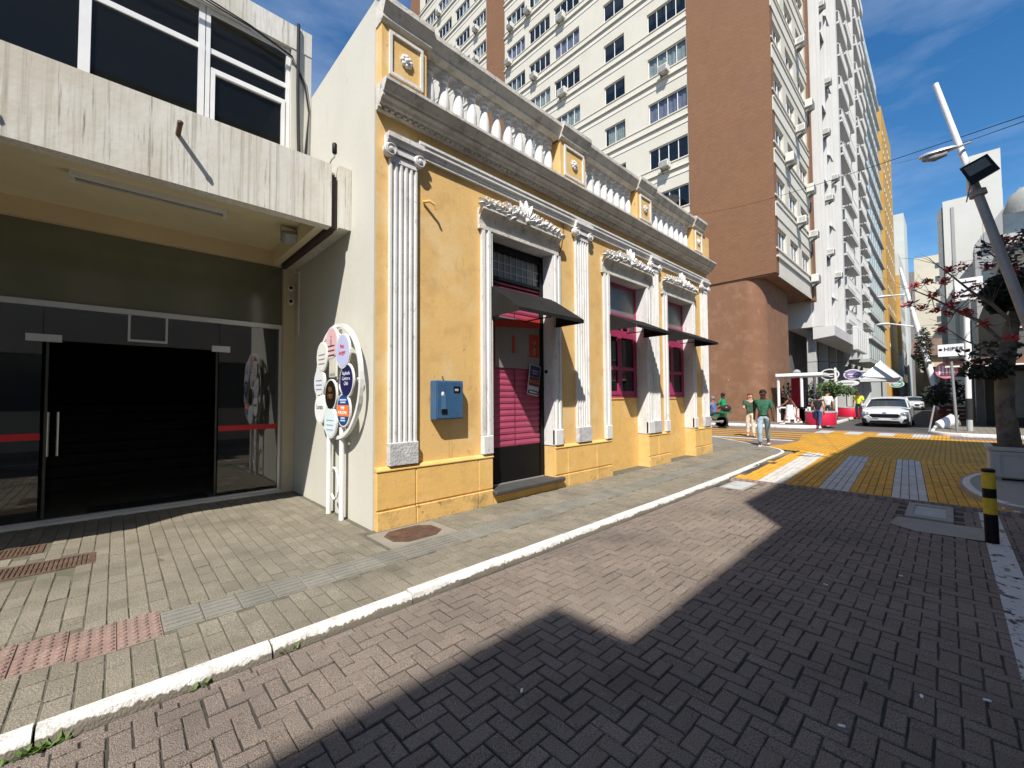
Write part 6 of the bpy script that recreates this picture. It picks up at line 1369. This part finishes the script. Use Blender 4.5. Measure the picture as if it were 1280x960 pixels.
# potted shrubs in the shade
for k, (u, v, r_) in enumerate(((1168, 512, .5), (1190, 512, .7))):
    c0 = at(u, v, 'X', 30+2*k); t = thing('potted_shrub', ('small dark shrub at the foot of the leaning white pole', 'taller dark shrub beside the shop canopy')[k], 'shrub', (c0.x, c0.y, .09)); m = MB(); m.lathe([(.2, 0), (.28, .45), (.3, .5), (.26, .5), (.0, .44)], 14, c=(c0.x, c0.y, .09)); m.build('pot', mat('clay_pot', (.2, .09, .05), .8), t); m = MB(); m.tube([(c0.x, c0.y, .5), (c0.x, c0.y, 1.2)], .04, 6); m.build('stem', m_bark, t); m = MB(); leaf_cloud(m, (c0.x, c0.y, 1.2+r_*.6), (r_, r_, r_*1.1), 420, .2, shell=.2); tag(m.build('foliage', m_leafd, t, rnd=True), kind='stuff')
# ------------------------------------------------------------------ tree with red flowers in a white planter
t = thing('planter_box', 'white panelled planter box holding the flowering tree', 'planter', (11.4, -.9, .05)); y0, y1, x0, x1 = -1.36, -.46, 10.98, 11.88
m = MB(); m.bbox(x0, x1, y0, y1, .09, .56, .015); m.build('box', mat('planter_grey', (.42, .41, .39), .6, .1, 4, dirt=(.25, .23, .2), dirt_amt=.6, dscale=4), t); m = MB(); m.box(x0-.03, x1+.03, y0-.03, y1+.03, .56, .62); m.build('rim', mat('planter_grey', (.42, .41, .39), .6, .1, 4, dirt=(.25, .23, .2), dirt_amt=.6, dscale=4), t); m = MB()
for a in ((y0+.06, y0+.12), (y1-.12, y1-.06)): m.box(x0-.018, x0-.001, a[0], a[1], .12, .54)
for a in ((.12, .17), (.49, .54)): m.box(x0-.018, x0-.001, y0+.12, y1-.12, a[0], a[1])
m.build('panel_moulding', mat('planter_grey', (.42, .41, .39), .6, .1, 4, dirt=(.25, .23, .2), dirt_amt=.6, dscale=4), t)
for sy in (y0+.03, y1-.13): box('foot', m_grey, t, x0+.02, x0+.14, sy, sy+.1, .05, .09)
box('soil', mat('soil', (.05, .035, .025), .95, .3, 12), t, x0+.05, x1-.05, y0+.05, y1-.05, .6, .625)
tr_ = thing('flowering_tree', 'bare-branched tree with red flower clusters growing from the white planter', 'tree', (11.4, -.72, .6))
K = [Vector((11.4, -.72, .6)), Vector((11.38, -.68, 1.3)), Vector((11.4, -.70, 2.0)), Vector((11.4, -.80, 2.7)), Vector((11.35, -.95, 3.3)), Vector((11.3, -1.1, 4.0))]
m = MB(); m.tube(K, [.15, .12, .125, .095, .08, .05], 14); m.build('trunk', m_bark, tr_, smooth='auto')
def limb(pts, r0, r1): m = MB(); n = len(pts); m.tube(pts, [r0+(r1-r0)*i/(n-1) for i in range(n)], 7); return m.build('limb', m_bark, tr_, smooth='auto')
def pt(u, v, X=11.4): return at(u, v, 'X', X)
B1 = [K[3], pt(1250, 425), pt(1225, 402), pt(1195, 388), pt(1165, 372), pt(1140, 362)]; limb(B1, .045, .008)
B2 = [K[3], pt(1262, 400, 11.1), pt(1240, 380, 11.0), pt(1215, 365, 10.9), pt(1190, 345, 10.8), pt(1170, 330, 10.8)]; limb(B2, .04, .006)
B3 = [K[2], pt(1262, 450, 11.7), pt(1235, 438, 11.8), pt(1205, 425, 11.9), pt(1180, 408, 12.0)]; limb(B3, .03, .006)
B4 = [K[4], pt(1268, 350, 11.2), pt(1250, 325, 11.1), pt(1230, 312, 11.0)]; limb(B4, .035, .006)
B5 = [K[4], pt(1290, 360, 11.6), pt(1300, 330, 11.7)]; limb(B5, .04, .01)
ALLB = [p for b_ in (B1, B2, B3, B4) for p in b_[1:]]
FL_ = [(1137, 381), (1144, 357), (1160, 352), (1166, 369), (1152, 385), (1170, 388), (1186, 337), (1202, 334), (1191, 380), (1195, 370), (1206, 390), (1220, 358), (1220, 369), (1229, 406), (1176, 412), (1266, 422), (1234, 334), (1264, 339), (1274, 369), (1210, 392), (1186, 392), (1258, 300), (1248, 312), (1180, 352), (1272, 300)]
random.seed(5)
tw_ = MB()
for (u, v) in FL_:
    p = pt(u, v, 11.2+random.uniform(-.35, .5)); n_ = min(ALLB, key=lambda q: (q-p).length); mid = (p+n_)/2+Vector((0, 0, -.06)); tw_.tube([n_, mid, p], [.008, .006, .004], 5)
    m = MB(); 
    for k in range(44):
        a = random.uniform(0, 6.28); d = Vector((math.cos(a), math.sin(a), random.uniform(-.5, .8))).normalized(); l = random.uniform(.05, .11); s = d.orthogonal().normalized()*.02; o = p+Vector((random.gauss(0, .03), random.gauss(0, .03), random.gauss(0, .035))); m.cr = random.random(); m.face([o, o+d*l*.5+s, o+d*l, o+d*l*.5-s])
    tag(m.build('flower_cluster', m_flow, tr_, rnd=True), kind='stuff')
for k in range(60):
    n_ = random.choice(ALLB); d = Vector((random.gauss(0, .25), random.gauss(.12, .25), random.gauss(.12, .18))); tw_.tube([n_, n_+d*.5+Vector((0, 0, .03)), n_+d], [.005, .004, .002], 4)
tag(tw_.build('twigs', m_bark, tr_), kind='stuff')
for c0, rad, n in ((pt(1250, 368, 11.2), (.2, .24, .34), 900), (pt(1234, 462, 11.0), (.22, .34, .2), 260), (pt(1275, 345, 11.4), (.3, .3, .25), 300), (pt(1240, 440, 11.3), (.3, .5, .2), 90), (pt(1262, 310, 11.3), (.4, .5, .3), 160)):
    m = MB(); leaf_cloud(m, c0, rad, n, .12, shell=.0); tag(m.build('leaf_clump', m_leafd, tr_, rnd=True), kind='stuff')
# ------------------------------------------------------------------ left far pavement: kiosk, planters, round tree, parasol, signs
kx = 27.2; ya, yb_ = at(976, 500, 'X', kx).y, at(1016, 500, 'X', kx).y
k_ = thing('kiosk', 'small white flat-roofed kiosk with red panels at the foot of the brown tower', 'kiosk', (kx, (ya+yb_)/2, .1))
zt_ = at(990, 471, 'X', kx).z
m = MB(); m.bbox(kx-.6, kx+1.4, yb_-.55, ya+.1, zt_-.02, zt_+.16, .03); m.build('roof', m_whitem, k_)
for yy, xx in ((ya, kx-.4), ((ya+yb_)/2-.35, kx-.45), (yb_+.1, kx+1.1), (ya, kx+1.1)): m = MB(); m.tube([(xx, yy, .1), (xx, yy, zt_-.02)], .07, 8); m.build('post', m_whitem, k_)
box('red_curtain', mat('red_cloth', (.3, .012, .03), .85, .15, 6), k_, kx+1.0, kx+1.06, (ya+yb_)/2-.1, ya-.3, .9, zt_-.05)
m = MB(); leaf_cloud(m, (kx+1.1, ya-.05, 1.3), (.15, .3, 1.1), 400, .16, shell=0); tag(m.build('green_wall', m_leafd, k_, rnd=True), kind='stuff')
m = MB(); leaf_cloud(m, (kx+1.1, yb_+.25, 1.3), (.15, .25, 1.1), 350, .16, shell=0); tag(m.build('green_wall', m_leafd, k_, rnd=True), kind='stuff')
for q, yy in enumerate((ya-.25, ya-1.05, (ya+yb_)/2-.45)):
    m = MB()
    for bx in ((yy-.3, yy-.22, .1, .95), (yy+.22, yy+.3, .1, .95), (yy-.22, yy+.22, .87, .95), (yy-.22, yy+.22, .1, .18)): m.box(kx-.62, kx-.54, *bx)
    f_ = m.build('barrier_frame', m_whitem, k_)
    if q: box('red_panel', m_redf, f_, kx-.6, kx-.56, yy-.2, yy+.2, .2, .85)
for yy, lab in ((ya-.7, ''),): m = MB(); m.lathe([(.12, 0), (.2, .1), (.08, .22), (.0, .24)], 12, c=(kx, yy-.1, zt_+.16)); m.build('roof_vent', m_grey, k_)
m_redp = mat('red_drum', (.5, .012, .045), .45, .1, 3)
for k, (p, r_) in enumerate(((G(1026, 531, .1), .62), (G(1062, 521, .1), .78))):
    t = thing('drum_planter', ('red drum planter by the woman in jeans', 'red drum planter at the kerb near the white car')[k], 'planter', tuple(p)); m = MB(); m.lathe([(r_, 0), (r_*1.02, .1), (r_*1.02, .60), (r_, .62)], 26, c=p); m.build('drum', m_redp, t, smooth='auto'); m = MB(); m.lathe([(r_*1.04, .62), (r_*1.04, .68), (r_*.9, .68), (r_*.88, .62)], 26, c=p); m.build('rim', m_conc2, t, smooth='auto'); m = MB(); m.lathe([(r_*.89, .60), (r_*.89, .64)], 20, c=p); m.build('soil', MATS['soil'], t)
p = at(1041, 522, 'X', 31); p.z = .1; t = thing('round_tree', 'small round-headed green tree beside the kiosk', 'tree', tuple(p)); zc = at(1041, 489, 'X', 31).z
m = MB(); m.tube([p, p+Vector((.05, .02, .8)), (p.x, p.y, zc-.3)], [.13, .1, .08], 9); m.build('trunk', m_bark, t)
for k in range(5): a = k*1.26; m = MB(); m.tube([(p.x, p.y, zc-.5), (p.x+.5*math.cos(a), p.y+.5*math.sin(a), zc+.1), (p.x+.8*math.cos(a), p.y+.8*math.sin(a), zc+.3)], [.05, .035, .015], 6); m.build('limb', m_bark, t)
m = MB()
for k in range(22):
    a = random.uniform(0, 6.28); rr = random.uniform(0, .85); leaf_cloud(m, (p.x+rr*math.cos(a), p.y+rr*math.sin(a)*1.05, zc+random.uniform(-.25, .45)*(1.1-rr*.5)), (.42, .42, .28), 130, .13, shell=0)
tag(m.build('crown', m_leaf, t, rnd=True), kind='stuff')
p = at(1102, 480, 'X', 37); t = thing('parasol', 'large white square parasol behind the white saloon', 'parasol', (p.x, p.y, .1)); zz = at(1100, 473, 'X', 37).z; zt2 = at(1103, 456, 'X', 37).z; r_ = 1.0
m = MB(); tip = (p.x, p.y, zt2+.25); cn = [(p.x+sx*r_, p.y+sy*r_, zz) for sx, sy in ((-1, -1), (1, -1), (1, 1), (-1, 1))]
for k in range(4): m.face([cn[k], cn[(k+1) % 4], tip]); a, b = cn[k], cn[(k+1) % 4]; m.face([a, b, (b[0], b[1], zz-.22), (a[0], a[1], zz-.22)])
m.build('canopy', mat('parasol_cloth', (.55, .56, .55), .8, .04), t); m = MB(); m.tube([(p.x, p.y, .1), (p.x, p.y, zt2)], .04, 8); m.build('pole', m_alu, t)
m = MB()
for c in cn: m.tube([tip, c], .018, 5)
m.build('rib', m_alu, t); m = MB(); m.lathe([(.35, 0), (.35, .1), (.1, .16), (0, .16)], 14, c=(p.x, p.y, .1)); m.build('foot', m_conc2, t)
# hanging oval shop signs
def oval(u, v, X, ry, rz_, c, label, ink=None):
    p = at(u, v, 'X', X); t = thing('oval_sign', label, 'sign', tuple(p), 0, 'oval shop signs under the canopies'); n = 28
    m = MB(); m.prism([(p.y+ry*math.cos(2*math.pi*k/n), p.z+rz_*math.sin(2*math.pi*k/n)) for k in range(n)], 'X', X, X+.06); m.build('board', m_whitem, t)
    m = MB(); m.prism([(p.y+ry*.86*math.cos(2*math.pi*k/n), p.z+rz_*.82*math.sin(2*math.pi*k/n)) for k in range(n)], 'X', X-.012, X-.001); f_ = m.build('face', mat('oval_%s' % c, c, .5, .08), t)
    m = MB(); m.box(X-.02, X-.0125, p.y-ry*.55, p.y+ry*.55, p.z-.03, p.z+.05); m.box(X-.02, X-.0125, p.y-ry*.35, p.y+ry*.35, p.z-.16, p.z-.11); m.build('lettering_line', m_whitem if ink is None else ink, f_)
    m = MB(); m.tube([(X+.03, p.y, p.z+rz_), (X+.03, p.y, p.z+rz_+.5), (X+.03, p.y+1.2, p.z+rz_+.5)], .02, 6); m.build('bracket', m_black, t)
oval(1066, 468, 36, .5, .36, '#8a78a8', 'violet oval sign hanging under the white canopy'); oval(1077, 469, 37, .42, .32, '#d8dccf', 'pale green oval sign next to the violet one', m_grey); oval(1059, 479, 35, .62, .2, '#d9d9d6', 'flat white oval sign below the violet one', m_grey); oval(1115, 474, 42, .5, .3, '#c05a70', 'pink oval sign beyond the white parasol'); oval(1121, 480, 46, .45, .28, '#4a9a84', 'teal oval sign beyond the pink one'); oval(1037, 468, 33, .5, .36, '#20201f', 'black oval sign above the round green tree')
p = at(1044, 470, 'X', 32.5); t = thing('post', 'plain white post rising through the round green tree', 'post', (32.5, p.y, .1)); m = MB(); m.tube([(32.5, p.y, .1), (32.5, p.y, at(1044, 461, 'X', 32.5).z)], .07, 8); m.build('post', m_whitem, t); m = MB(); m.ball((32.5, p.y, at(1044, 461, 'X', 32.5).z), .08, 1); m.build('cap', m_whitem, t)
